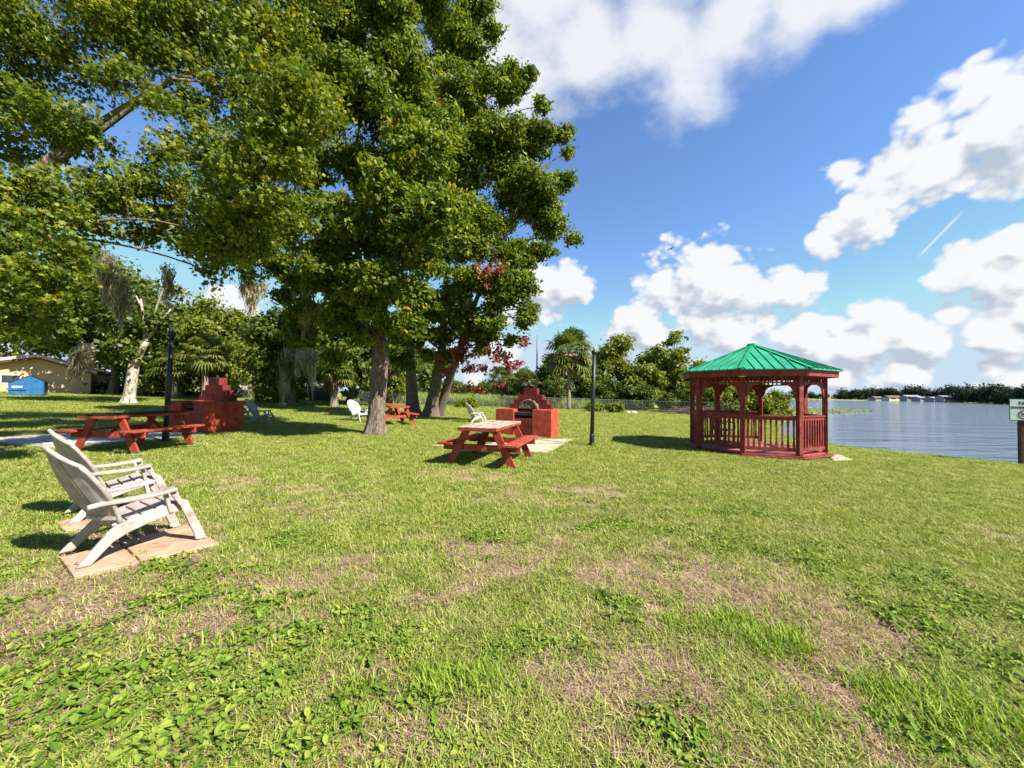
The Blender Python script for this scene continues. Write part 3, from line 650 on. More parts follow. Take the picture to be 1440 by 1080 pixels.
# ------------------------------------------------------------------ sign at the water
sb = on(1437.5, 9.9); sb.z = -.2; sg = thing('swim_sign', 'pale no swimming sign on a brown post at the lake edge', 'sign', sb, R(-22))
pz = 1.11
MB().box(-.06, .06, -.03, .075, -1.2, pz + .45).build('post', M['wood_post'], sg, .006)
pn = MB().box(-.27, .27, -.052, -.04, pz - .03, pz + .52).build('sign_panel', M['sign_edge'], sg, .004)
MB().box(-.255, .255, -.0545, -.0525, pz - .015, pz + .505).build('sign_face', M['sign_face'], pn)
def text(body, size, x, z, m, parent, y=-.056):
    cu = D.curves.new('lettering', 'FONT'); cu.body = body; cu.size = size; cu.extrude = .001; cu.align_x = 'CENTER'; cu.offset = .0025
    o = D.objects.new('lettering_tmp', cu); COL.objects.link(o); bpy.context.view_layer.update()
    me = D.meshes.new_from_object(o.evaluated_get(bpy.context.evaluated_depsgraph_get())); D.objects.remove(o); me.name = 'lettering'; me.materials.clear(); me.materials.append(m)
    k = link(D.objects.new('lettering', me), parent); k.location = (x, y, z); k.rotation_euler = (R(90), 0, 0); return k
text('NO', .13, 0, pz + .375, M['ink'], pn); text('SWIMMING', .095, 0, pz + .27, M['ink'], pn)
rg = MB(); n = 28
vs = []; 
for k in range(n):
    a = 6.2832 * k / n
    for r_ in (.095, .118): 
        for y in (-.056, -.058): vs.append((r_ * math.cos(a), y, pz + .125 + r_ * math.sin(a)))
fs = []
for k in range(n):
    i, j = 4 * k, 4 * ((k + 1) % n); fs += [(i + 1, i + 3, j + 3, j + 1), (i, j, j + 2, i + 2), (i, i + 1, j + 1, j), (i + 2, j + 2, j + 3, i + 3)]
rg.add(vs, fs); rg.bar((-.07, -.0572, pz + .195), (.07, -.0572, pz + .055), .02, .0022, (0, 1, 0)); rg.build('prohibition_ring', M['sign_red'], pn)
sw = MB(); sw.bar((-.06, -.0562, pz + .135), (.035, -.0562, pz + .115), .024, .0015, (0, 1, 0)); sw.bar((-.02, -.0562, pz + .13), (.03, -.0562, pz + .16), .016, .0015, (0, 1, 0)); sw.bar((.02, -.0562, pz + .16), (.05, -.0562, pz + .135), .014, .0015, (0, 1, 0))
sw.prism([(.055 + .017 * math.cos(k * .7), .128 + .017 * math.sin(k * .7)) for k in range(9)], lambda u, v_, t_: (u, t_, pz + v_), -.0569, -.0555)
for k in range(5): sw.bar((-.07 + .028 * k, -.0562, pz + .085 + .008 * (k % 2)), (-.042 + .028 * k, -.0562, pz + .085 + .008 * ((k + 1) % 2)), .009, .0015, (0, 1, 0))
sw.build('swimmer_symbol', M['ink'], pn)

# ------------------------------------------------------------------ big trees
def pblobs(lst): return [(*P(px, py, Y), r, r, r * .85) for px, py, Y, r in lst]
def limbs_to(b, forks, blobs, r0, rmin=.02, every=1, twigs=3):
    """limbs from the nearest fork (with its radius) to each blob, with a few twigs inside the blob"""
    for i, bl in enumerate(blobs):
        if i % every: continue
        c = Vector(bl[:3]); f = min(forks, key=lambda q: (Vector(q[:3]) - c).length + (2.5 if q[2] > c.z + .6 else 0))
        rr = min(f[3] * .62, r0 * (.35 + .12 * bl[3]))
        pts = bez(f[:3], c, rr, max(rmin, rr * .32)); b.tube(pts, 7, False)
        for k in range(twigs):
            s = Vector(pts[random.randint(3, 6)][:3]); d = Vector((random.gauss(0, 1), random.gauss(0, 1), random.gauss(.4, .8))).normalized() * bl[3] * random.uniform(.6, .95)
            b.tube(bez(s, s + d, rr * .34, .008, 5), 5, False)
def flare(base, top, r, n=12, roots=6, seed=0, r1=None):
    """a furrowed trunk with root flare as a closed tube-like skin"""
    rn = random.Random(seed); base = Vector(base); top = Vector(top); r1 = r1 or r * .8; m = 26; vs = []; fs = []
    ph = rn.random() * 6
    for i in range(n + 1):
        t = i / n; c = base.lerp(top, t) + Vector((math.sin(t * 3 + ph), math.cos(t * 2.3 + ph), 0)) * r * .10
        for k in range(m):
            a = 6.2832 * k / m; fl_ = math.exp(-t * n * .9) ; rad = (r + (r1 - r) * t) * (1 + .05 * math.sin(a * 9 + t * 5 + ph) + .03 * rn.uniform(-1, 1)) + r * fl_ * (.55 + .38 * math.sin(a * roots + ph))
            vs.append((c.x + rad * math.cos(a), c.y + rad * math.sin(a), c.z - (.08 if i == 0 else 0)))
    for i in range(n):
        for k in range(m): fs.append((i * m + k, i * m + (k + 1) % m, (i + 1) * m + (k + 1) % m, (i + 1) * m + k))
    return vs, fs

# tree A: single trunk, centre left
A0 = G(527, 611); AT = A0 + Vector((.08, .1, 2.9)); tA = thing('maple_tree', 'big green broadleaf tree with a single thick grey trunk in the middle of the lawn', 'tree', A0)
blA = pblobs([(470, 60, 12, 1.7), (548, 28, 11.2, 1.3), (590, -30, 11.5, 1.5), (500, -60, 12, 1.8), (440, 160, 11.5, 1.15), (515, 140, 10.8, 1.35), (575, 110, 11.3, 1.3), (520, 235, 11.6, 1.15), (440, 235, 12, .95), (575, 225, 10.8, 1.3),
              (505, 330, 10.9, .95), (555, 330, 10.6, 1.1), (612, 290, 10.8, 1.05), (430, 395, 12.2, .75), (485, 425, 10.9, .75), (575, 415, 11, .8), (503, 470, 10.9, .5), (548, 452, 10.7, .55), (455, 350, 11.5, .7), (600, 360, 11.2, .8),
              (410, 60, 12.5, 1.3), (400, 190, 12.5, 1.0), (470, 505, 12.5, .5), (395, 375, 12.6, .6), (420, 470, 12.8, .7), (610, 180, 11.5, 1.1), (555, 490, 10.8, .3), (470, 450, 11.6, .6), (500, 385, 10.4, .7), (540, 395, 10.3, .65), (520, 425, 10.3, .5), (430, 440, 12.4, .6), (410, 420, 12.8, .6), (470, 380, 11.4, .8), (490, 300, 10.9, .8), (540, 395, 9.3, .75), (575, 330, 9, .6), (505, 405, 9.7, .7), (612, 295, 8.8, .75), (540, 262, 8.8, .75), (480, 310, 9.2, .8), (450, 395, 10.2, .6), (600, 370, 9.4, .5), (580, 200, 9.0, .9), (520, 440, 9.8, .35), (400, 300, 12.4, .7), (450, 290, 12, .7), (580, 460, 10.9, .45)])  # nearer clumps added to throw shade on the left lawn and barbecue
tb = MB(); tb.add(*flare(A0, AT, .245, 14, 5, 2, .24)); fk = [(*AT, .27)]
L1 = bez(AT, P(500, 210, 11.9), .17, .07, 9, wob=.05, rise=.1); L2 = bez(AT, P(560, 250, 11.2), .17, .06, 9, wob=.05, rise=.1); L3 = bez(AT, P(415, 360, 12.6), .11, .05, 8, rise=.2); L4 = bez(L1[5][:3], P(468, 165, 11.6), .08, .035, 6, wob=.03, rise=.05)
for l in (L1, L2, L3, L4): tb.tube(l, 10, False); fk += [l[3], l[5], l[-1]]
limbs_to(tb, fk, blA, .13)
o = tb.build('trunk', M['bark'], None, 0, True)
def own(o, t):
    o.parent = t; o.matrix_parent_inverse = Matrix.Translation(-t.location); return o
own(o, tA)
p, n_, t_ = blob_leaves(lumpy(blA, 24, .40, 1) + [(*b[:3], *(.66 * v for v in b[3:])) for b in blA], 165000, 10, .13, .55); own(leaves('crown', p, n_, t_, .115, KITE, M['leaf'], None, .9), tA)

# tree B: three trunks, red leaves low down
B0 = G(600, 585); tB = thing('red_leaf_maple', 'tall tree on three dark leaning trunks with reddened lower leaves', 'tree', B0)
blB = pblobs([(600, -60, 19, 2.1), (668, 10, 18.5, 1.1), (640, 60, 18.5, 1.7), (690, 45, 18.5, .7), (650, 140, 18, 2.0), (715, 120, 18.3, 1.25), (742, 105, 18.3, .55), (700, 205, 18, 1.9), (755, 195, 18, 1.2), (790, 190, 18.2, .6), (640, 230, 18, 1.9),
              (735, 275, 18, 1.7), (788, 255, 18.2, .75), (680, 310, 17.7, 1.7), (775, 320, 18, .95), (808, 335, 18.2, .42), (630, 340, 18.5, 1.5), (725, 365, 17.3, 1.15), (660, 395, 16.8, 1.1), (700, 425, 16.8, .95), (738, 450, 16.8, .6), (655, 455, 17.5, .9),
              (620, 420, 18.8, 1.1), (590, 470, 19, .9), (630, 500, 18.5, .55), (745, 405, 16.9, .4), (720, 480, 17, .4), (560, 500, 19.5, .8), (680, 470, 17.5, .7), (640, 300, 17.5, 1.2), (730, 400, 16.9, .95), (745, 435, 16.9, .6), (690, 455, 16.8, .8), (640, 430, 17, 1.0), (600, 440, 17.5, 1.0), (575, 450, 17.5, .9), (700, 395, 16.6, .9), (760, 355, 17.4, .7), (660, 350, 17, 1.1), (765, 290, 18, .9), (600, 500, 19, .5), (572, 515, 19, .45), (560, 478, 19, .6), (645, 500, 18.2, .45), (620, 470, 18, .7), (675, 490, 17.4, .4), (800, 215, 18.4, .4), (760, 150, 18.4, .5), (590, 560, 22.5, .0001)])[:-1]
tb = MB(); tops = []
for (bx, by), (tx, ty, tY), r, sd in (((582, 584), (577, 500, 20.6), .33, 1), ((603, 586), (622, 495, 20), .32, 4), ((618, 585), (643, 500, 20), .25, 9)):
    bs = G(bx, by) ; bs = Vector((bs.x, min(bs.y, 21.2), g1(bs.x, min(bs.y, 21.2)))); tp = P(tx, ty, tY); tb.add(*flare(bs, tp, r, 12, 4, sd, r * .75)); tops.append((*tp, r * .75))
fk = list(tops)
for tp, (ex, ey, eY) in zip(tops, ((610, 200, 18.8), (650, 230, 18.2), (720, 300, 17.8))):
    l = bez(tp[:3], P(ex, ey, eY), tp[3] * .85, .07, 9, wob=.05, rise=.1); tb.tube(l, 10, False); fk += [l[2], l[4], l[6], l[8]]
limbs_to(tb, fk, blB, .14)
own(tb.build('trunk', M['bark'], None, 0, True), tB)
p, n_, t_ = blob_leaves(lumpy(blB, 24, .40, 2) + [(*b[:3], *(.66 * v for v in b[3:])) for b in blB], 165000, 10, .17, .55); own(leaves('crown', p, n_, t_, .145, KITE, M['leaf'], None, .9), tB)
rb = []
for cx_, cy_, sx_, sy_, k_, Yr in ((640, 505, 42, 34, 34, 18.3), (690, 500, 30, 28, 18, 17.6), (655, 465, 30, 18, 10, 17.8), (735, 478, 10, 8, 3, 17.1), (715, 515, 22, 8, 7, 17.5), (625, 150, 12, 16, 5, 16.4), (598, 330, 14, 40, 9, 17), (548, 528, 9, 7, 3, 19), (690, 385, 30, 18, 8, 16.0), (662, 550, 22, 8, 5, 18.8)):
    for i in range(k_): rb.append((*P(cx_ + random.gauss(0, sx_ * .5), cy_ + random.gauss(0, sy_ * .5), Yr + random.gauss(0, .3)), .26, .26, .16))
p, n_, t_ = blob_leaves(rb, 3600, 7, .16, .5); own(leaves('red_foliage', p, n_, t_, .14, KITE, M['leaf_red']), tB)

# tree C: great maple standing out of frame at the left, reaching over the lawn
C0 = Vector((-10.4, 6.4, g1(-10.4, 6.4))); tC = thing('maple_tree', 'great broadleaf tree whose leafy limbs hang over the whole left side of the lawn', 'tree', C0)
blC = pblobs([(35, 50, 6.6, 1.35), (150, 30, 7, 1.3), (260, 30, 7.6, 1.35), (365, 40, 8.2, 1.3), (435, 130, 8.8, .95), (70, 170, 6.2, .75), (345, 130, 8.0, 1.15), (300, 225, 7.3, 1.0), (390, 230, 8.2, 1.05), (250, 262, 7.0, .7), (415, 310, 8.4, .75), (60, 270, 6.0, .75), (165, 265, 6.4, .6),
              (20, 385, 5.6, .62), (75, 345, 5.4, .45), (120, 320, 6.2, .5), (75, 420, 5.5, .36), (30, 455, 5.6, .34), (330, 325, 7.6, .75), (260, 345, 7.2, .5), (200, 330, 7, .4), (-120, 120, 6.5, 1.8), (60, -120, 7, 2), (250, -110, 8, 2), (400, -70, 9, 1.6), (-90, 330, 5.8, 1.0), (150, 110, 6.4, .5), (-150, -120, 7, 2), (270, 150, 7.6, .7), (130, 200, 6.6, .45),
              (300, 385, 7.9, .45), (350, 380, 8.2, .4), (430, 365, 8.6, .4), (215, 60, 7.2, .7), (230, 215, 6.8, .45), (375, 350, 8, .5), (20, 430, 5.6, .5), (60, 385, 5.4, .5), (95, 375, 5.6, .4), (40, 470, 5.7, .3), (85, 455, 5.7, .26), (10, 340, 5.6, .6), (130, 265, 6.2, .6), (30, 300, 5.8, .7), (105, 300, 5.9, .55), (310, 355, 7.7, .6), (420, 180, 8.8, .8), (250, 320, 7.1, .6), (200, 260, 6.8, .5), (315, 352, 6.6, .5), (290, 330, 6.4, .5), (340, 325, 6.8, .6), (360, 345, 7.2, .45), (316, 345, 6.5, .6), (361, 251, 6.0, .85), (415, 125, 5.7, .9), (200, 120, 6.6, .6), (339, 306, 6.25, .8), (391, 191, 5.9, .7), (300, 300, 7.0, .6), (350, 240, 6.2, .6), (400, 335, 9.2, .7), (375, 300, 9.0, .8), (345, 350, 9.0, .6), (300, 300, 8.6, .6)])  # off-frame and inner clumps added to shade the left table and barbecue
tb = MB(); CT = C0 + Vector((.3, .2, 3.4)); tb.add(*flare(C0, CT, .42, 12, 6, 5, .36)); fk = [(*CT, .36)]
for (ex, ey, eY), r in (((240, 110, 7.0), .06), ((-20, 60, 6.4), .15), ((300, 290, 7.4), .07), ((60, 330, 5.9), .07), ((360, 60, 8.2), .10)):
    l = bez(CT, P(ex, ey, eY), r, .035, 10, wob=.06, rise=.25); tb.tube(l, 9, False); fk += [l[4], l[6], l[8], l[9]]
limbs_to(tb, fk, blC, .06, .012, 2, 4)
own(tb.build('trunk', M['bark'], None, 0, True), tC)
p, n_, t_ = blob_leaves(lumpy(blC, 18, .42, 3) + [(*b[:3], *(.66 * v for v in b[3:])) for b in blC], 150000, 10, .12, .55); own(leaves('crown', p, n_, t_, .074, STAR, M['leaf_near'], None, .9), tC)

# ------------------------------------------------------------------ trees behind
def bg_tree(nm, label, px, Y, box, m, n=9000, size=.26, group=None, nb=16, trunk=True, bark='bark', r=.2, dep=1.0, seed=0, lean=0, cat='tree', shell=.5):
    x0, y0, x1, y1 = box; rn = random.Random(seed * 31 + int(px)); base = on(px, Y); t = thing(nm, label, cat, base, 0, group)
    a = P(x0, y0, Y); c = P(x1, y1, Y); cx, cz, hx, hz = (a.x + c.x) / 2, (a.z + c.z) / 2, (c.x - a.x) / 2, (a.z - c.z) / 2
    bl = []; nb = int(nb * 2.2); n = int(n * 1.35)
    for i in range(nb):
        while True:
            u = [rn.uniform(-1, 1) for _ in range(3)]
            if abs(u[0]) ** 2.6 + u[1] ** 2 + abs(u[2]) ** 2.6 < 1: break
        k = rn.uniform(.20, .36) * min(hx, hz)
        bl.append((cx + u[0] * (hx - k * .8), Y + u[1] * (hx * dep - k * .5), cz + u[2] * (hz - k * .8), k * 1.1, k * 1.1, k * .9))
    if trunk:
        b = MB(); top = Vector((cx + lean, Y, cz - hz * .25)); b.add(*flare(base, base.lerp(top, .55), r, 8, 5, seed, r * .75)); fk = [(*base.lerp(top, .55), r * .75), (*top, r * .5)]
        b.tube(bez(fk[0][:3], top, r * .75, r * .4, 6, wob=.1), 8, False)
        limbs_to(b, fk, bl, r * .6, .02, 2, 1); own(b.build('trunk', M[bark], None, 0, True), t)
    p, n_, t_ = blob_leaves(bl, n, 10, .04 * (hx + hz) * .5 + .16, shell); own(leaves('crown', p, n_, t_, size, QUAD, M[m]), t)
    return t
# left side
oak = bg_tree('oak_tree', 'grey mottled oak trunk forking low behind the left lamp post', 182, 22, (95, 375, 262, 520), 'leaf_oak', 9000, .2, None, 18, False)
ob = MB(); o0 = on(180, 22); ot = P(190, 512, 22); ob.add(*flare(o0, ot, .27, 12, 5, 8, .24)); 
for (ex, ey, eY), r in (((205, 480, 21.8), .2), ((150, 480, 22.4), .1)):
    ob.tube(bez(ot, P(ex, ey, eY), r, r * .8, 6, wob=.05, rise=.1), 9)
for (sx, sy), (ex, ey), r in (((205, 480), (240, 435), .09), ((205, 480), (198, 420), .11), ((150, 480), (125, 445), .07), ((198, 430), (180, 395), .07), ((240, 440), (262, 410), .05), ((150, 480), (168, 420), .06), ((210, 470), (232, 400), .07)):
    ob.tube(bez(P(sx, sy, 21.9), P(ex, ey, 21.6), r, r * .45, 6, wob=.06, rise=.05), 7)
own(ob.build('trunk', M['bark_pale'], None, 0, True), oak)
GL = 'trees along the back of the lawn at the left'
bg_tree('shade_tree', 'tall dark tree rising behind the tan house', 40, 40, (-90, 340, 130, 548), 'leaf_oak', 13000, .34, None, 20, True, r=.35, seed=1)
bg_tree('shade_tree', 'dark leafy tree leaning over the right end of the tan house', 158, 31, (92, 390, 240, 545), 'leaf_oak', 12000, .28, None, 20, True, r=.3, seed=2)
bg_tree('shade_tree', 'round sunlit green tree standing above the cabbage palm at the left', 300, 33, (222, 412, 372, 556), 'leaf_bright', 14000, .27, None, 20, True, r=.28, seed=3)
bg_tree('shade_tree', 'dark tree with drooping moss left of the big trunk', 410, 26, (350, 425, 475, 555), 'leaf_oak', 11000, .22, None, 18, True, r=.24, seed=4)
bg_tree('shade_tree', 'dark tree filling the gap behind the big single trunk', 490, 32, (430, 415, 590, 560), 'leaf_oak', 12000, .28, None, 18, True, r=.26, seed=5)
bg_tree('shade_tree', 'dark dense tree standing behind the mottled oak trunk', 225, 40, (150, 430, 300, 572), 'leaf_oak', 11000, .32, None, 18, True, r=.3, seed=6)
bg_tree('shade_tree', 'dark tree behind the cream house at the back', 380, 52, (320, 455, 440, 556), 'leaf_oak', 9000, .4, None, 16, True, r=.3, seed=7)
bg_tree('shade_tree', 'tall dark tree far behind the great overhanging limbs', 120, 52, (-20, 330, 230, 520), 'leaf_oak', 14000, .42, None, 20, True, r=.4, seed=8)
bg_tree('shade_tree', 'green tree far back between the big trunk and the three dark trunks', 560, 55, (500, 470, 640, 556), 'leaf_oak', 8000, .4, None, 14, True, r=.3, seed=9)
for i, (px, Y, box, m, lab) in enumerate([
    (120, 33, (30, 520, 190, 570), 'leaf_oak', 'low dark bush against the right end of the tan house'), (225, 31, (185, 505, 262, 572), 'leaf_palm', 'low palmetto thicket right of the mottled oak trunk'),
    (330, 36, (258, 540, 345, 572), 'leaf_oak', 'dark bush behind the left barbecue chimney'), (395, 30, (352, 535, 432, 575), 'leaf_bright', 'sunlit bush under the moss-hung dark tree'),
    (445, 36, (415, 535, 475, 575), 'leaf_oak', 'dark bush at the foot of the palm by the big trunk'), (520, 38, (480, 535, 575, 572), 'leaf_oak', 'dark bush behind the white chair by the big trunk'),
    (550, 37, (528, 520, 575, 570), 'leaf_bright', 'light green bush seen between the single trunk and the three trunks'), (655, 33, (640, 560, 672, 581), 'leaf_bright', 'bright clump of tall weeds beyond the white chair in the sun')]):
    bg_tree('shrub', lab, px, Y, box, m, 5200, .17, 'shrubs along the back fence', 12, False, seed=20 + i, dep=.6, cat='shrub')
# right side thicket beyond the fence
GRT = 'trees of the thicket beyond the wire fence'
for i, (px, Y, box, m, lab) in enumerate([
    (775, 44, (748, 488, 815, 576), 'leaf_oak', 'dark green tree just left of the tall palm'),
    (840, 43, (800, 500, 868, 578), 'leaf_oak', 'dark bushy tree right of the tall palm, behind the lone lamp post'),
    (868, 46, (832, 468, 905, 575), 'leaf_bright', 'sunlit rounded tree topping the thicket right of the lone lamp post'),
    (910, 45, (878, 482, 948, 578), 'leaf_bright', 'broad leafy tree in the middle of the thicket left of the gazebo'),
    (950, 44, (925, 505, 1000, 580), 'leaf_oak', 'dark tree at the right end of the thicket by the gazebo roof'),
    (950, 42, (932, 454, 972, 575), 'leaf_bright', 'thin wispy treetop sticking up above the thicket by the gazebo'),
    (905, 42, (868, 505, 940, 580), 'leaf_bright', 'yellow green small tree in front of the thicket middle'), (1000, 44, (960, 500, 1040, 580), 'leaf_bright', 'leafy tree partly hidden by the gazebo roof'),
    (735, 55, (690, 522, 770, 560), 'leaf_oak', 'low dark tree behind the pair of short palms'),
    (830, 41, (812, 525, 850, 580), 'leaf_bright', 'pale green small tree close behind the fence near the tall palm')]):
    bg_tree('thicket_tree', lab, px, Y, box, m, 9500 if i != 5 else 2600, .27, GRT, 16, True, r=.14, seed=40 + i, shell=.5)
for i, (px, Y, box, m, lab) in enumerate([
    (780, 40, (748, 530, 815, 577), 'leaf_oak', 'dark undergrowth at the foot of the tall palm'), (850, 40, (815, 530, 885, 578), 'leaf_oak', 'dark undergrowth behind the lone lamp post'),
    (890, 39, (868, 535, 925, 580), 'leaf_oak', 'dark undergrowth at the fence in front of the thicket middle'), (955, 37, (920, 545, 985, 582), 'leaf_oak', 'dark undergrowth left of the gazebo posts'),
    (1010, 34, (975, 530, 1050, 590), 'leaf_bright', 'yellow green lakeside bush seen through the left of the gazebo'), (1075, 34, (1030, 534, 1118, 592), 'leaf_bright', 'broad yellow green lakeside bush seen through the middle of the gazebo'),
    (862, 32, (852, 565, 878, 580), 'leaf_bright', 'small leafy garden plant at the fence right of the lamp post'), (835, 33, (822, 566, 848, 580), 'leaf_bright', 'small spiky garden plant just right of the palm foot')]):
    bg_tree('shrub', lab, px, Y, box, m, 6000 if i < 6 else 900, .18, 'shrubs in front of the thicket', 12, False, seed=60 + i, dep=.6, cat='shrub')

# palms
def palm(label, px, Y, top_py, rad, tr, nf=38, skirt=26, group=None, lean=0.0):
    base = on(px, Y); top = P(px, top_py, Y); top.x = base.x + lean; top.z -= .12 * rad; t = thing('cabbage_palm', label, 'palm tree', base, 0, group); rn = random.Random(int(px))
    b = MB(); pts = [(base.x + lean * (i / 9) ** 1.3, Y, base.z - .05 + (top.z - .3 * rad - base.z + .05) * i / 9, tr * (1.25 - .3 * min(1, i / 3) + .05 * (i % 2) + .25 * max(0, i - 6) / 3)) for i in range(10)]
    own(b.tube(pts, 10).build('trunk', M['palm_bark'], None, 0, True), t)
    for part, cnt, lo, hi, m in (('crown', int(nf * 1.35), -.7, 1.4, 'leaf_palm'), ('dead_frond_skirt', skirt, -1.4, -.45, 'leaf_dead')):
        V = []; Fc = []; T = []
        for k in range(cnt):
            az = rn.random() * 6.283; el = rn.uniform(lo, hi); d = Vector((math.cos(az) * math.cos(el), math.sin(az) * math.cos(el), math.sin(el)))
            dd = part != 'crown'; Lp = rad * (rn.uniform(.12, .5) if dd else rn.uniform(.42, .62)); tip = top + d * Lp; tip.z -= Lp * .12; side = d.cross(Vector((0, 0, 1))).normalized(); up = side.cross(d); tn = rn.random()
            w = .02
            n0 = len(V); V += [top - side * w, top + side * w, tip + side * w, tip - side * w]; Fc.append((n0, n0 + 1, n0 + 2, n0 + 3)); T += [tn] * 4
            nl = 15
            for j in range(nl):
                a = (j / (nl - 1) - .5) * 3.6; q = d * math.cos(a) + side * math.sin(a); ln = rad * (rn.uniform(.2, .5) if dd else rn.uniform(.42, .58)) * (1 - .12 * abs(a)); 
                mid = tip + q * ln * .6 + up * .03 * ln; end = tip + q * ln - Vector((0, 0, ln * rn.uniform(.15, .5))); pw = q.cross(up).normalized() * rad * .028
                n0 = len(V); V += [tip, mid + pw, end, mid - pw]; Fc.append((n0, n0 + 1, n0 + 2, n0 + 3)); T += [min(1, max(0, tn + rn.uniform(-.2, .2)))] * 4
        own(npmesh(part, np.array([tuple(v) for v in V]), np.array(Fc), M[m], None, {'tint': np.array(T)}), t)
    return t
palm('tall cabbage palm with a shaggy skirt of dead fronds left of the lone lamp post', 800, 35.3, 489, 2.75, .18, 48, 44)
palm('short cabbage palm, left one of the pair behind the right barbecue', 706, 42, 530, 1.9, .16, 34, 18)
palm('short cabbage palm leaning behind the right barbecue, right one of the pair', 741, 40, 534, 1.9, .15, 34, 14, None, -.3)
palm('cabbage palm with a pale fringe of dead fronds behind the left barbecue', 288, 27, 492, 1.7, .2, 34, 26)
palm('shaggy cabbage palm in shade just left of the big single trunk', 470, 27.5, 518, 1.7, .26, 34, 22)
palm('low cabbage palm beside the left lamp post', 246, 30, 508, 1.9, .2, 34, 16)

# Spanish moss
def moss(label, px, py, Y, length, width, n, seed, lean=0):
    rn = random.Random(seed); c = P(px, py, Y); V = []; Fc = []; T = []; n = int(n * 1.3)
    beards = [(rn.uniform(-1, 1) * width, rn.uniform(-.6, .6) * width, rn.uniform(-.35, .22) * length, rn.uniform(.3, 1) * length, rn.uniform(.12, .3) * width + .03) for _ in range(9)] + [(0, 0, 0, length, .22 * width + .03)] * 2
    for k in range(n):
        bx, by, bz, bl_, bw = rn.choice(beards); bl_ *= 1 - .5 * abs(bx) / width; s = c + Vector((bx - lean * bz * 2 + rn.gauss(0, bw), by + rn.gauss(0, bw), bz + rn.gauss(0, .06 * length)))
        ln = bl_ * rn.uniform(.2, 1) ** 1.3; seg = 8; az = rn.random() * 3.14; wd = .011 + .003 * Y / 8; n0 = len(V); tn = rn.random(); ph = rn.random() * 6; dx, dy = s.x - c.x - bx, s.y - c.y - by
        for i in range(seg + 1):
            t_ = i / seg; p = s + Vector((math.sin(ph + t_ * 9) * .03 - dx * .7 * t_ + lean * (bz + ln * t_), math.cos(ph * 2 + t_ * 8) * .03 - dy * .7 * t_, -ln * t_)); w = wd * (1 - .7 * abs(t_ - .3))
            e = Vector((math.cos(az + t_ * 3), math.sin(az + t_ * 3), 0)) * w; V += [p - e, p + e]; T += [min(1, max(0, tn + rn.uniform(-.15, .15)))] * 2
            if i: Fc.append((n0 + 2 * i - 2, n0 + 2 * i - 1, n0 + 2 * i + 1, n0 + 2 * i))
    o = npmesh('spanish_moss', np.array([tuple(v) for v in V]), np.array(Fc), M['moss'], None, {'tint': np.array(T)}); return tag(o, label, 'moss', 'hanging moss')
for i, a in enumerate([('long pale beard of moss hanging left of the mottled oak', 152, 372, 10.5, 1.25, .2, 400), ('pale moss strand dangling in front of the mottled oak crown', 172, 405, 10.5, 1.25, .16, 360), ('pale moss beard hanging in front of the tan house wall', 118, 490, 9, .95, .13, 330),
                       ('thin moss strand hanging above the left lamp post', 236, 385, 10, 1.1, .1, 120), ('dark moss clump hanging against the blue sky gap', 355, 402, 11, .95, .3, 420), ('ragged moss curtain at the left edge of the big tree crown', 428, 418, 12.3, 1.4, .3, 320),
                       ('long moss curtain under the dark tree left of the big trunk', 400, 505, 24, 3.2, .9, 330), ('moss curtain hanging lower left of the big tree, beside the palm', 440, 500, 23, 2.4, .8, 420)]):
    moss(a[0], *a[1:], seed=i, lean=-.35 if i == 2 else 0)
# the bough that carries the dark moss clump
# ------------------------------------------------------------------ fence
fpts = [(-30, 33.5), (-27, 33.6), (-24, 33.7), (-21, 33.8), (-18, 33.9), (-15, 34), (-12, 34.1), (-9, 34.2), (-6, 34.3), (-3, 34.4), (0, 34.5), (3, 34.6), (6, 34.6), (9, 34.4), (11.5, 33.8), (13.8, 32.8), (16, 31.4), (18, 29.8)]
fn = thing('wire_fence', 'low galvanised chain link fence along the back of the lawn', 'fence', (0, 34.5, 0)); rl = MB(); wm = MB()
for i, (x, y) in enumerate(fpts):
    z = g1(x, y); own(MB().lathe([(.026, z - .2), (.026, z + 1.13), (.034, z + 1.14), (.016, z + 1.18)], 8, (x, y)).build('post', M['galv'], None), fn)
    if i:
        x0, y0 = fpts[i - 1]; z0 = g1(x0, y0); rl.tube([(x0, y0, z0 + 1.1, .018), (x, y, z + 1.1, .018)], 6); wm.add([(x0, y0 - .03, z0 + .03), (x, y - .03, z + .03), (x, y - .03, z + 1.1), (x0, y0 - .03, z0 + 1.1)], [(0, 1, 2, 3)])
own(rl.build('top_rail', M['galv'], None), fn); own(wm.build('wire_mesh', M['wire'], None), fn)

# utility pole behind the right barbecue
q = on(754.5, 36.5); up_ = thing('utility_pole', 'thin grey pole standing behind the right barbecue chimney', 'pole', q)
MB().lathe([(.085, -.3), (.06, 6.7)], 10).build('pole', M['pole_wood'], up_, 0, True); MB().lathe([(.03, 6.7), (.03, 7.0), (.01, 7.05)], 8).build('pole_cap', M['galv'], up_)

# ------------------------------------------------------------------ buildings
hq = on(127, 31); hz = hq.z
hs = thing('tan_house', 'low tan house with a brown gable roof at the far left', 'house', hq, R(36))
Wd = 11.0
pw = MB(); pk = 2.75; 
pw.prism([(-Wd, -.3), (0, -.3), (0, 1.75), (-2.7, pk), (-Wd, .95)], lambda u, v, t: (u, t, v), 0, 7.5).build('wall', M['tan_wall'], hs)
r_ = MB(); r_.bar((.35, -.45, 1.68 - .11 + .06), (.35, 7.9, 1.63), .02, .02)
rfm = MB()
for (xa, za), (xb, zb) in (((-Wd - .5, .93), (-2.7, pk + .06)), ((-2.7, pk + .06), (.45, 1.66))):
    rfm.prism([(xa, za), (xb, zb), (xb, zb + .12), (xa, za + .12)], lambda u, v, t: (u, t, v), -.5, 8)
rf_ = rfm.build('roof', M['shingle'], hs)
f1 = MB(); f2 = MB()
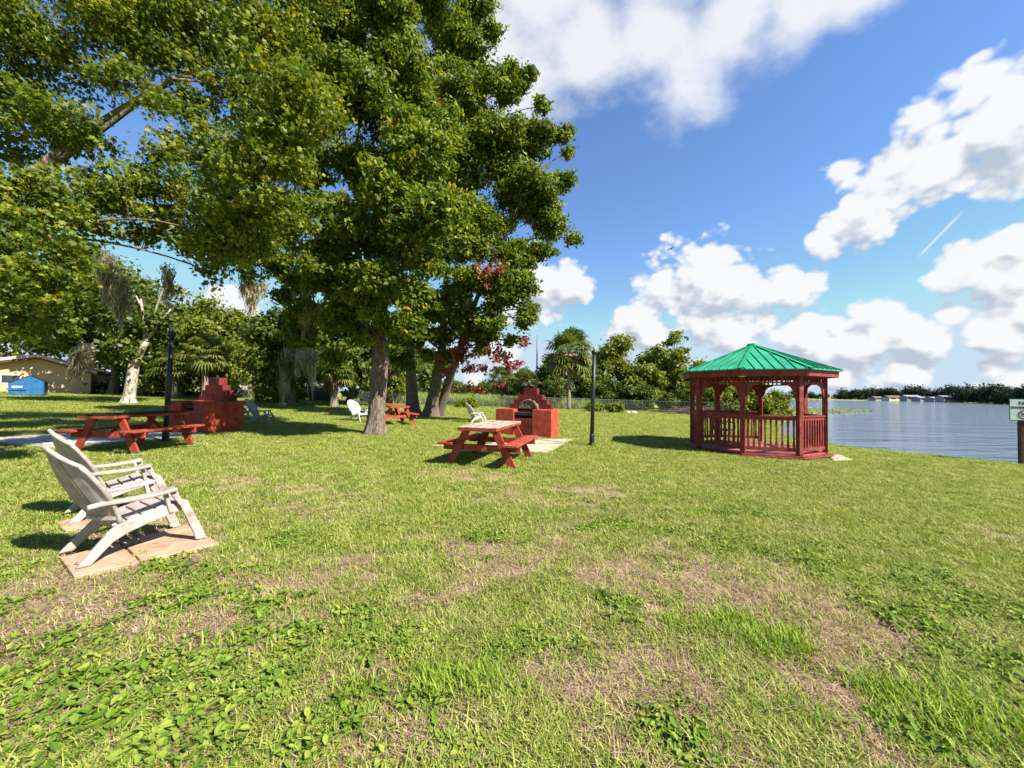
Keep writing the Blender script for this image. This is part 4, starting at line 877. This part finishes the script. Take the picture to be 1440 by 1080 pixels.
for (xa, za), (xb, zb) in (((-Wd - .5, .93), (-2.7, pk + .06)), ((-2.7, pk + .06), (.45, 1.66))):
    f1.prism([(xa, za - .02), (xb, zb - .02), (xb, zb + .20), (xa, za + .20)], lambda u, v, t: (u, t, v), -.56, -.503)
    f2.prism([(xa, za - .16), (xb, zb - .16), (xb, zb - .023), (xa, za - .023)], lambda u, v, t: (u, t, v), -.50, -.455)
f1.build('fascia', M['fascia_pale'], rf_); f2.build('fascia', M['fascia_dark'], rf_)
wn = MB().box(-4.6, -3.6, -.03, .02, .75, 1.45).build('window', M['frame_white'], hs); MB().box(-4.52, -3.68, -.045, -.032, .82, 1.38).build('pane', M['glass'], wn)
dq = on(40, 25.5); dm = thing('dumpster', 'blue steel dumpster with a peaked lid in front of the tan house', 'dumpster', dq, R(42)); dm.scale = (.62, .8, 1.12)
MB().prism([(-1.15, .06), (1.15, .06), (1.2, .80), (.55, 1.12), (.25, 1.17), (-.25, 1.05), (-1.2, .72)], lambda u, v, t: (u, t, v), -.75, .75).build('body', M['dumpster_blue'], dm, .015)
lid = MB(); lid.bar((-1.22, 0, .745), (.25, 0, 1.205), 1.58, .03); lid.bar((.25, 0, 1.205), (1.5, 0, .80), 1.58, .03); lid.build('lid', M['soot'], dm)
MB().box(-1.28, .0, -.83, -.752, .34, .44).build('lift_pocket', M['dumpster_blue'], dm, .01)
MB().box(-.95, -.25, -.766, -.7525, .49, .57).build('label_plate', M['frame_white'], dm)
for sx in (-.95, .95): MB().box(sx - .08, sx + .08, -.6, .6, 0, .06).build('skid', M['soot'], dm)

def cottage(nm, label, px, Y, W, hw, ph, dep, m, rm, rz=0, wins=(), group=None, base=None):
    q = base or on(px, Y); t = thing(nm, label, 'house', q, rz, group)
    MB().box(-W / 2, W / 2, 0, dep, -.5, hw).build('wall', M[m], t)
    MB().prism([(-.5, hw), (dep + .5, hw), (dep / 2, hw + ph)], lambda u, v, x: (x, u, v), -W / 2 - .4, W / 2 + .4).build('roof', M[rm], t)
    for x0, x1, z0, z1 in wins:
        w = MB().box(x0 - .08, x1 + .08, -.05, .02, z0 - .08, z1 + .08).build('window', M['frame_white'], t); MB().box(x0, x1, -.07, -.052, z0, z1).build('pane', M['glass'], w)
    return t
cottage('cream_house', 'cream cottage with white framed windows right of the left barbecue chimney', 342, 42, 4.2, 2.1, .8, 6, 'cream_wall', 'grey_roof', 0, [(.55, 1.2, .7, 1.7), (1.35, 2.0, .7, 1.7), (-1.4, -.4, .8, 1.7)])
cottage('shed', 'low shed with a flat pale roof edge behind the moss, left of the big trunk', 438, 44, 3.4, 1.45, .18, 3, 'white_wall', 'grey_roof', 0, [(-1.3, -.2, .35, 1.2), (.1, 1.3, .35, 1.2)])
for px, Y, W, lab in ((648, 125, 6, 'small far white house left of the short palms, nearest the three trunks'), (672, 135, 5, 'small far white house in the middle of the row behind the fence'), (697, 125, 6, 'small far white house just left of the short palms')):
    cottage('far_house', lab, px, Y, W, 2.0, .8, 6, 'white_wall', 'grey_roof', 0, [(-W * .35, -W * .1, .7, 1.6), (W * .1, W * .35, .7, 1.6)], 'small far houses behind the fence')

# ------------------------------------------------------------------ across the lake
def far_y(px):
    r = (px - 720) / F; yy = np.arange(420, 40, -1.0); k = lake_sd(r * yy, yy) > 0
    return float(yy[np.argmax(k)]) if k.any() else 340.
def far_mass(name, segs, m, n, size, seed, back=0):
    rs = np.random.default_rng(seed); bl = []
    for (px0, Y0, h0), (px1, Y1, h1), k in segs:
        for i in range(k):
            t = (i + rs.random()) / k; px = px0 + (px1 - px0) * t; Y = Y0 + (Y1 - Y0) * t if not back else far_y(px) * (1 + (back + 9 * rs.random()) / 300); h = (h0 + (h1 - h0) * t) * (.45 + .62 * rs.random() ** 1.3); q = on(px, Y); r = h * (.30 + .22 * rs.random())
            bl.append((q.x, q.y + rs.random() * 2, max(q.z, -.3) + h - r * .8, r, r, r * .85)); bl.append((q.x + rs.normal() * r * .6, q.y, max(q.z, -.3) + h * .35, r * 1.1, r, h * .38))
    p, n_, t_ = blob_leaves(bl, n, 8, size * 1.1, .4, rs); return kind(leaves(name, p, n_, t_, size, QUAD, M[m], rs=rs), 'stuff')
far_mass('far_shore_woodland', [((940, 0, 10), (1170, 0, 9), 24), ((1170, 0, 10), (1225, 0, 13), 11), ((1225, 0, 13), (1330, 0, 12.5), 19), ((1330, 0, 12), (1385, 0, 11), 15)], 'leaf_far', 46000, 1.0, 3, 26)
far_mass('far_shore_grove', [((1352, 0, 9), (1400, 0, 10), 12), ((1400, 0, 10), (1440, 0, 9.4), 14), ((1440, 0, 9.6), (1560, 0, 8), 16)], 'leaf_far', 30000, .8, 6, 5)
far_mass('distant_trees', [((610, 125, 5), (720, 125, 6), 16), ((700, 150, 7), (830, 140, 7), 14), ((560, 140, 6), (630, 130, 6), 8)], 'leaf_oak', 16000, .6, 4)
GH = 'houses on the far shore of the lake'
for px, py, Y, W, h, ph, rm, wm_, rz, lab in ((1243, 0, 325, 16, 2.4, 1.8, 'shingle', 'lake_wall', 0, 'low brown roofed house on the far shore, leftmost of the row'), (1262, 0, 312, 15, 3.2, 2, 'shingle', 'cream_wall', 0, 'brown roofed house on the far shore just left of the tall white one'),
                                      (1285, 0, 294, 10.5, 4.2, 1.6, 'grey_roof', 'lake_wall', R(-10), 'tall white house on the far shore, middle of the row'), (1300, 0, 283, 7, 3.0, 1.4, 'grey_roof', 'lake_wall', 0, 'small white house on the far shore right of the tall white one'),
                                      (1322, 0, 268, 9.5, 2.8, 1.4, 'grey_roof', 'lake_wall', 0, 'pale single storey house on the far shore'), (1339, 0, 256, 11, 4.1, 1.3, 'grey_roof', 'lake_wall', R(-12), 'wide pale two storey house on the far shore, rightmost of the row')):
    W *= .9; h *= .8; ph *= .8; q = on(px, far_y(px) + 12); q.z = max(q.z, -.35)
    cottage('lake_house', lab, px, q.y, W, h, ph, 7, wm_, rm, rz, [(-W * .38, -W * .12, h * .45, h * .8), (W * .08, W * .36, h * .45, h * .8)], GH, q)
# lily pads off the left shore
rs = np.random.default_rng(5); n = 5200
px = 1085 + rs.random(n) ** 1.3 * 140; k = 1 - np.clip((px - 1100) / 125, 0, 1); Yp = 60 + rs.normal(size=n) * (1 + 7 * k)
pos = np.array([[(a - 720) / F * b_, b_, LAKE_Z + .02 + .05 * rs.random()] for a, b_ in zip(px, Yp)]); pos = pos[lake_sd(pos[:, 0], pos[:, 1]) > .3]
kind(leaves('lily_pads', pos, norm(np.array([[0, 0, 1.]]) + rs.normal(scale=.18, size=(len(pos), 3))), rs.random(len(pos)), .42, QUAD, M['pads'], rs=rs), 'stuff')
# brush pile, stones, bird
q = on(972, 33); rn = random.Random(4); b = MB()
for k in range(150):
    a = rn.random() * 6.283; s = q + Vector((rn.gauss(0, .9), rn.gauss(0, .5), rn.uniform(0, .55))); e = s + Vector((rn.gauss(0, .7), rn.gauss(0, .5), rn.uniform(-.25, .55))); b.tube([(*s, .03), (*s.lerp(e, .5), .022), (*e, .006)], 5)
tag(b.build('brush_pile', M['brush'], None), 'reddish brown pile of dead branches just left of the gazebo', 'brush pile')
for i, (px, py, r, lab) in enumerate(((883, 581.5, .2, 'pale stone in the grass left of the brush pile, leftmost of the lawn pair'), (891, 582, .26, 'pale stone in the grass left of the brush pile, right one of the lawn pair'), (843, 578, .3, 'grey stone beside the garden plants at the fence'), (853, 573.5, .36, 'white stone among the garden plants at the fence'))):
    q = G(px, py); rn = random.Random(i); bm = bmesh.new(); bmesh.ops.create_icosphere(bm, subdivisions=2, radius=r)
    for v in bm.verts: v.co *= rn.uniform(.82, 1.15); v.co.z *= .62
    me = D.meshes.new('stone'); bm.to_mesh(me); bm.free(); me.materials.append(M['stone']); o = link(D.objects.new('stone', me)); o.location = q + Vector((0, 0, r * .3)); tag(o, lab, 'stone', 'pale stones on the lawn')
q = P(943, 350, 60); bd = thing('bird', 'dark bird gliding with spread wings above the white cumulus cloud', 'bird', q, R(20))
MB().tube([(-.28, 0, -.02, .004), (-.18, 0, 0, .03), (0, 0, 0, .06), (.14, 0, .01, .045), (.22, 0, .02, .035), (.30, 0, .01, .006)], 8).build('body', M['bird'], bd, 0, True)
for s in (-1, 1):
    MB().prism([(.10, .03), (.12, .35), (.06, .72), (.0, .86), (-.05, .82), (-.06, .4), (-.10, .03)], lambda u, v, t: (u, s * v, t + .10 * math.sin(v * 2.2)), -.006, .008).build('wing', M['bird'], bd)
MB().prism([(-.24, -.03), (-.42, -.10), (-.44, 0), (-.42, .10), (-.24, .03)], lambda u, v, t: (u, v, t), -.015, -.006).build('tail', M['bird'], bd)

# ------------------------------------------------------------------ grass, weeds, straw, tufts
def place(x, y, keep):
    k = keep & clear(x, y); return x[k], y[k]
x, y = wedge(230000, .75, 46, 1.3)
g_ = greenness(x, y); x, y = place(x, y, rng.random(len(x)) < np.clip(g_ * 1.5 - .05, .16, 1)); n = len(x)
h = (.75 + .5 * rng.random(n)) * (1 + .07 * np.clip(y - 3, 0, 40))
scatter('lawn_grass', [blade_clump('lawn_blade_a', M['grass'], 16, .07, .031, .0045, 1.1, 1), blade_clump('lawn_blade_b', M['grass'], 13, .08, .037, .0045, 1.4, 2), blade_clump('lawn_blade_c', M['grass'], 18, .065, .026, .0055, 1.0, 3)],
        np.stack([x, y, gz(x, y)], 1), rots(n), np.stack([h * 1.15, h * 1.15, h * .9], 1))
x, y = wedge(27000, .7, 16, 1.5)
g_ = greenness(x, y); x, y = place(x, y, rng.random(len(x)) < np.clip(1.15 - g_ * 1.1, .12, 1)); n = len(x); h = (.7 + .6 * rng.random(n)) * (1 + .06 * np.clip(y - 3, 0, 40))
scatter('dry_thatch', [blade_clump('straw_a', M['straw'], 17, .09, .034, .004, 2.2, 5, .6), blade_clump('straw_b', M['straw'], 14, .085, .04, .0035, 2.6, 6, .7)], np.stack([x, y, gz(x, y)], 1), rots(n), np.stack([h, h, h], 1))
WP = [(265, 838, .34), (370, 855, .2), (300, 915, .25), (480, 905, .28), (420, 895, .2), (100, 960, .3), (200, 955, .26), (275, 945, .22), (330, 995, .2), (470, 1010, .2), (430, 1040, .16), (210, 1050, .22), (40, 1070, .2), (590, 985, .16), (750, 905, .22), (700, 915, .14), (935, 1020, .16), (960, 1060, .14),
      (1330, 840, .5), (1270, 870, .3), (1000, 760, .4), (240, 800, .26), (700, 755, .35), (560, 900, .2), (150, 1010, .22), (20, 960, .2), (520, 870, .22), (860, 850, .25), (400, 760, .3), (1150, 790, .4), (380, 960, .2), (640, 1060, .12), (1300, 1040, .2), (1380, 930, .35), (870, 740, .4), (1060, 720, .5), (290, 1060, .16), (110, 900, .25)]
x = []; y = []
for px, py, r in WP:
    q = G(px, py); k = int(165 * r * r * 3.1416) + 7; a = rng.random(k) * 6.283; d = r * np.sqrt(rng.random(k)) * (.75 + .35 * np.sin(a * 3 + px)); x.append(q.x + d * np.cos(a) * 1.25); y.append(q.y + d * np.sin(a) * .9)
xw, yw = wedge(5000, .8, 11, 1.3); kk = fbm(xw, yw, 1.6, 40) > .56; x.append(xw[kk]); y.append(yw[kk])
x = np.concatenate(x); y = np.concatenate(y); x, y = place(x, y, np.ones(len(x), bool)); n = len(x); h = .7 + .6 * rng.random(n)
scatter('broadleaf_weeds', [weed_clump('weed_a', M['weed'], 13, .06, .022, .04, 1), weed_clump('weed_b', M['weed'], 10, .055, .027, .045, 2), weed_clump('weed_c', M['weed'], 15, .065, .017, .03, 3)], np.stack([x, y, gz(x, y)], 1), rots(n), np.stack([h, h, h], 1))
TP = [(1065, 893, .2), (1100, 910, .14), (1030, 880, .14), (1290, 1000, .2), (1380, 1010, .24), (1410, 1040, .2), (640, 965, .14), (610, 955, .1), (1240, 975, .1), (1130, 1010, .09), (500, 965, .08), (670, 960, .1), (960, 880, .1), (220, 780, .12), (780, 660, .2), (660, 652, .2), (722, 664, .15), (630, 657, .12), (746, 648, .14)]
x = []; y = []
for px, py, r in TP:
    q = G(px, py); k = int(300 * r * r * 3.1416) + 5; a = rng.random(k) * 6.283; d = r * np.sqrt(rng.random(k)); x.append(q.x + d * np.cos(a) * 1.3); y.append(q.y + d * np.sin(a) * .8)
xw, yw = wedge(300, .9, 12, 1.2); x.append(xw); y.append(yw)
nb_ = 3200; sy = rng.random(nb_) * 22 + 4; sx = np.interp(sy, LAKE[1:8, 1], LAKE[1:8, 0]) - .35 - rng.random(nb_) ** 1.5 * .9; x.append(sx); y.append(sy)
x = np.concatenate(x); y = np.concatenate(y); x, y = place(x, y, np.ones(len(x), bool)); n = len(x); h = .6 + .7 * rng.random(n)
scatter('tall_grass_tufts', [blade_clump('tuft_a', M['tuft'], 15, .055, .06, .006, .9, 11), blade_clump('tuft_b', M['tuft'], 12, .065, .05, .007, 1.1, 12)], np.stack([x, y, gz(x, y)], 1), rots(n), np.stack([h, h, h], 1))

n = 5200; y = 37 + rng.random(n) ** 1.5 * 40; x = (rng.random(n) * 300 + 540 - 720) / F * y; h = 6 + 7 * rng.random(n)
scatter('field_grass', [blade_clump('field_a', M['tuft'], 15, .05, .085, .005, .5, 21), blade_clump('field_b', M['straw'], 12, .06, .08, .004, .6, 22), blade_clump('field_c', M['tuft'], 12, .06, .07, .007, .8, 23)], np.stack([x, y, gz(x, y)], 1), rots(n), np.stack([h * 1.3, h * 1.3, h], 1))
# ------------------------------------------------------------------ sky
wld = D.worlds.new('World'); scn.world = wld; wld.use_nodes = True; nt = wld.node_tree; bg = nt.nodes['Background']
sky = nt.nodes.new('ShaderNodeTexSky'); sky.sky_type = 'NISHITA'; sky.sun_disc = False
sky.sun_elevation = math.asin(SUN.z); sky.sun_rotation = math.atan2(SUN.x, SUN.y); sky.air_density = 1.0; sky.dust_density = 0; sky.ozone_density = 2.2; sky.altitude = 50
BIL = 1.0
def cloud_group(name, blobs, nscale, amp, lo, hi, stretch, band):
    g = D.node_groups.new(name, 'ShaderNodeTree'); g.interface.new_socket('Vector', in_out='INPUT', socket_type='NodeSocketVector'); g.interface.new_socket('Density', in_out='OUTPUT', socket_type='NodeSocketFloat'); g.interface.new_socket('Field', in_out='OUTPUT', socket_type='NodeSocketFloat')
    gi = g.nodes.new('NodeGroupInput'); go = g.nodes.new('NodeGroupOutput'); L = g.links.new; acc = None
    for px, py, r in blobs:
        c = ray(px, py); c = c / np.linalg.norm(c); e = ray(px + r, py); e = e / np.linalg.norm(e); f = ray(px, py - r); f = f / np.linalg.norm(f); rad = (np.linalg.norm(e - c) + np.linalg.norm(f - c)) / 2
        d = g.nodes.new('ShaderNodeVectorMath'); d.operation = 'DISTANCE'; L(gi.outputs[0], d.inputs[0]); d.inputs[1].default_value = c
        k = g.nodes.new('ShaderNodeMath'); k.operation = 'MULTIPLY_ADD'; L(d.outputs['Value'], k.inputs[0]); k.inputs[1].default_value = -1 / rad; k.inputs[2].default_value = 1
        if acc is None: acc = k
        else:
            mxx = g.nodes.new('ShaderNodeMath'); mxx.operation = 'SMOOTH_MAX'; mxx.inputs[2].default_value = .25; L(acc.outputs[0], mxx.inputs[0]); L(k.outputs[0], mxx.inputs[1]); acc = mxx
    if band:      # banks of small clouds low over the horizon
        sp = g.nodes.new('ShaderNodeSeparateXYZ'); L(gi.outputs[0], sp.inputs[0])
        mr = g.nodes.new('ShaderNodeMapRange'); mr.interpolation_type = 'SMOOTHSTEP'; L(sp.outputs['Z'], mr.inputs[0]); mr.inputs[1].default_value = .22; mr.inputs[2].default_value = .02; mr.inputs[3].default_value = -1.1; mr.inputs[4].default_value = .06
        mxx = g.nodes.new('ShaderNodeMath'); mxx.operation = 'MAXIMUM'; L(acc.outputs[0], mxx.inputs[0]); L(mr.outputs[0], mxx.inputs[1]); acc = mxx
    mp = g.nodes.new('ShaderNodeMapping'); mp.inputs['Scale'].default_value = stretch; L(gi.outputs[0], mp.inputs[0])
    nz = g.nodes.new('ShaderNodeTexNoise'); nz.inputs['Scale'].default_value = nscale; nz.inputs['Detail'].default_value = 6; nz.inputs['Roughness'].default_value = .56; L(mp.outputs[0], nz.inputs['Vector'])
    k = g.nodes.new('ShaderNodeMath'); k.operation = 'MULTIPLY_ADD'; L(nz.outputs['Fac'], k.inputs[0]); k.inputs[1].default_value = amp; k.inputs[2].default_value = -amp * .5
    if band:      # billows
        wv = g.nodes.new('ShaderNodeVectorMath'); wv.operation = 'MULTIPLY_ADD'; L(nz.outputs['Color'], wv.inputs[0]); wv.inputs[1].default_value = (.05, .05, .05); L(mp.outputs[0], wv.inputs[2])
        vo = g.nodes.new('ShaderNodeTexVoronoi'); vo.feature = 'F1'; vo.inputs['Scale'].default_value = 11; vo.inputs['Detail'].default_value = 2; vo.inputs['Roughness'].default_value = .55; vo.inputs['Lacunarity'].default_value = 2.3; L(wv.outputs[0], vo.inputs['Vector'])
        k2 = g.nodes.new('ShaderNodeMath'); k2.operation = 'MULTIPLY_ADD'; L(vo.outputs['Distance'], k2.inputs[0]); k2.inputs[1].default_value = -BIL; k2.inputs[2].default_value = BIL * .95
        ka = g.nodes.new('ShaderNodeMath'); ka.operation = 'ADD'; L(k.outputs[0], ka.inputs[0]); L(k2.outputs[0], ka.inputs[1]); k = ka
    s = g.nodes.new('ShaderNodeMath'); s.operation = 'ADD'; L(k.outputs[0], s.inputs[0]); L(acc.outputs[0], s.inputs[1])
    mr = g.nodes.new('ShaderNodeMapRange'); mr.interpolation_type = 'SMOOTHSTEP'; L(s.outputs[0], mr.inputs[0]); mr.inputs[1].default_value = lo; mr.inputs[2].default_value = hi; L(mr.outputs[0], go.inputs[0]); L(s.outputs[0], go.inputs[1])
    return g
CU = [(1405, 195, 118), (1325, 222, 92), (1255, 240, 66), (1190, 240, 38), (1455, 150, 88), (1225, 305, 50), (1185, 318, 34), (1160, 345, 26), (983, 385, 58), (1000, 420, 74), (1060, 415, 64), (1110, 412, 38), (930, 402, 40), (900, 462, 42), (1025, 470, 40), (985, 450, 44),
      (1335, 386, 50), (1428, 342, 34), (1405, 392, 50), (1250, 455, 50), (1300, 480, 50), (1390, 470, 54), (1190, 490, 48), (1340, 440, 30), (760, 405, 54), (795, 405, 38), (712, 428, 38), (700, 500, 30), (330, 430, 34), (1455, 440, 40), (1130, 470, 40), (1280, 522, 40), (1180, 528, 32), (1400, 522, 42)]
CI = [(690, 70, 120), (740, 130, 120), (830, 70, 110), (920, 50, 130), (1030, 30, 120), (1130, 5, 100), (1210, -15, 70), (960, 110, 110), (760, -40, 150), (950, -60, 180)]
gC_ = cloud_group('cumulus', CU, 4.2, 1.05, -.07, .30, (1, 1, 1.3), True)
gI_ = cloud_group('high_cloud', CI, 5.0, 2.4, -.05, .85, (1, 1.4, 1.4), False)
tc = nt.nodes.new('ShaderNodeTexCoord'); V = tc.outputs['Generated']; L = nt.links.new
def use(g, vec): n = nt.nodes.new('ShaderNodeGroup'); n.node_tree = g; L(vec, n.inputs[0]); return n.outputs
sh = nt.nodes.new('ShaderNodeVectorMath'); sh.operation = 'ADD'; L(V, sh.inputs[0]); sh.inputs[1].default_value = (.012, -.005, .034)
d0_ = use(gC_, V); d0 = d0_[0]; f1 = use(gC_, sh.outputs[0])[1]; c0 = use(gI_, V)[0]
df = nt.nodes.new('ShaderNodeMath'); df.operation = 'SUBTRACT'; L(d0_[1], df.inputs[0]); L(f1, df.inputs[1])
lit = nt.nodes.new('ShaderNodeMapRange'); L(df.outputs[0], lit.inputs[0]); lit.interpolation_type = 'SMOOTHSTEP'; lit.inputs[1].default_value = -.55; lit.inputs[2].default_value = .2
CW = (4.35, 4.4, 4.5, 1); CG = (2.35, 2.65, 3.15, 1)
cc = nt.nodes.new('ShaderNodeMix'); cc.data_type = 'RGBA'; L(lit.outputs[0], cc.inputs[0]); cc.inputs[6].default_value = CG; cc.inputs[7].default_value = CW
hs_ = nt.nodes.new('ShaderNodeHueSaturation'); hs_.inputs['Saturation'].default_value = 1.06; L(sky.outputs[0], hs_.inputs['Color'])
m1 = nt.nodes.new('ShaderNodeMix'); m1.data_type = 'RGBA'; k = nt.nodes.new('ShaderNodeMath'); k.operation = 'MULTIPLY'; k.inputs[1].default_value = .95; L(c0, k.inputs[0]); L(k.outputs[0], m1.inputs[0]); tn = nt.nodes.new('ShaderNodeMix'); tn.data_type = 'RGBA'; tn.blend_type = 'MULTIPLY'; tn.inputs[0].default_value = 1; tn.inputs[7].default_value = (.80, .885, 1.02, 1); L(hs_.outputs[0], tn.inputs[6]); cap = nt.nodes.new('ShaderNodeVectorMath'); cap.operation = 'MINIMUM'; L(tn.outputs[2], cap.inputs[0]); cap.inputs[1].default_value = (2.7, 3.4, 4.15); L(cap.outputs[0], m1.inputs[6]); m1.inputs[7].default_value = (4.1, 4.2, 4.4, 1)
m2 = nt.nodes.new('ShaderNodeMix'); m2.data_type = 'RGBA'; k = nt.nodes.new('ShaderNodeMath'); k.operation = 'MULTIPLY'; k.inputs[1].default_value = .97; L(d0, k.inputs[0]); L(k.outputs[0], m2.inputs[0]); L(m1.outputs[2], m2.inputs[6]); L(cc.outputs[2], m2.inputs[7])
# condensation trail: a thin great-circle streak
ca = ray(1293, 360); cb_ = ray(1352, 299); ca /= np.linalg.norm(ca); cb_ /= np.linalg.norm(cb_); nn = np.cross(ca, cb_); nn /= np.linalg.norm(nn); mid = (ca + cb_); mid /= np.linalg.norm(mid)
dt = nt.nodes.new('ShaderNodeVectorMath'); dt.operation = 'DOT_PRODUCT'; L(V, dt.inputs[0]); dt.inputs[1].default_value = nn
ab = nt.nodes.new('ShaderNodeMath'); ab.operation = 'ABSOLUTE'; L(dt.outputs['Value'], ab.inputs[0])
w1 = nt.nodes.new('ShaderNodeMapRange'); L(ab.outputs[0], w1.inputs[0]); w1.inputs[1].default_value = .0006; w1.inputs[2].default_value = .0028; w1.inputs[3].default_value = 1; w1.inputs[4].default_value = 0
ds = nt.nodes.new('ShaderNodeVectorMath'); ds.operation = 'DISTANCE'; L(V, ds.inputs[0]); ds.inputs[1].default_value = mid
hl = float(np.linalg.norm(ca - cb_)) / 2
w2 = nt.nodes.new('ShaderNodeMapRange'); L(ds.outputs['Value'], w2.inputs[0]); w2.inputs[1].default_value = hl * .7; w2.inputs[2].default_value = hl * 1.1; w2.inputs[3].default_value = .6; w2.inputs[4].default_value = 0
k = nt.nodes.new('ShaderNodeMath'); k.operation = 'MULTIPLY'; L(w1.outputs[0], k.inputs[0]); L(w2.outputs[0], k.inputs[1])
m3 = nt.nodes.new('ShaderNodeMix'); m3.data_type = 'RGBA'; L(k.outputs[0], m3.inputs[0]); L(m2.outputs[2], m3.inputs[6]); m3.inputs[7].default_value = CW
L(m3.outputs[2], bg.inputs['Color']); bg.inputs['Strength'].default_value = .075

# ------------------------------------------------------------------ sun, camera, output
sl = D.lights.new('sun', 'SUN'); sl.energy = 4.8; sl.angle = R(.5); sl.color = (1, .93, .82); so = link(D.objects.new('sun', sl)); so.rotation_euler = SUN.to_track_quat('Z', 'Y').to_euler()
cm = D.cameras.new('camera'); cm.sensor_width = 36; cm.lens = 36 * F / 1440; cm.clip_start = .05; cm.clip_end = 4000; co = link(D.objects.new('camera', cm)); co.location = CAM
co.matrix_world = Matrix(((RT[0], UP[0], -fw[0], 0), (RT[1], UP[1], -fw[1], 0), (RT[2], UP[2], -fw[2], H), (0, 0, 0, 1)))
scn.camera = co
scn.view_settings.view_transform = 'Standard'; scn.view_settings.look = 'None'; scn.view_settings.gamma = 1; scn.view_settings.exposure = 1.55
cy = scn.cycles; cy.max_bounces = 7; cy.diffuse_bounces = 3; cy.glossy_bounces = 2; cy.transmission_bounces = 4; cy.transparent_max_bounces = 8; cy.caustics_reflective = False; cy.caustics_refractive = False
wld.cycles.sampling_method = 'NONE'
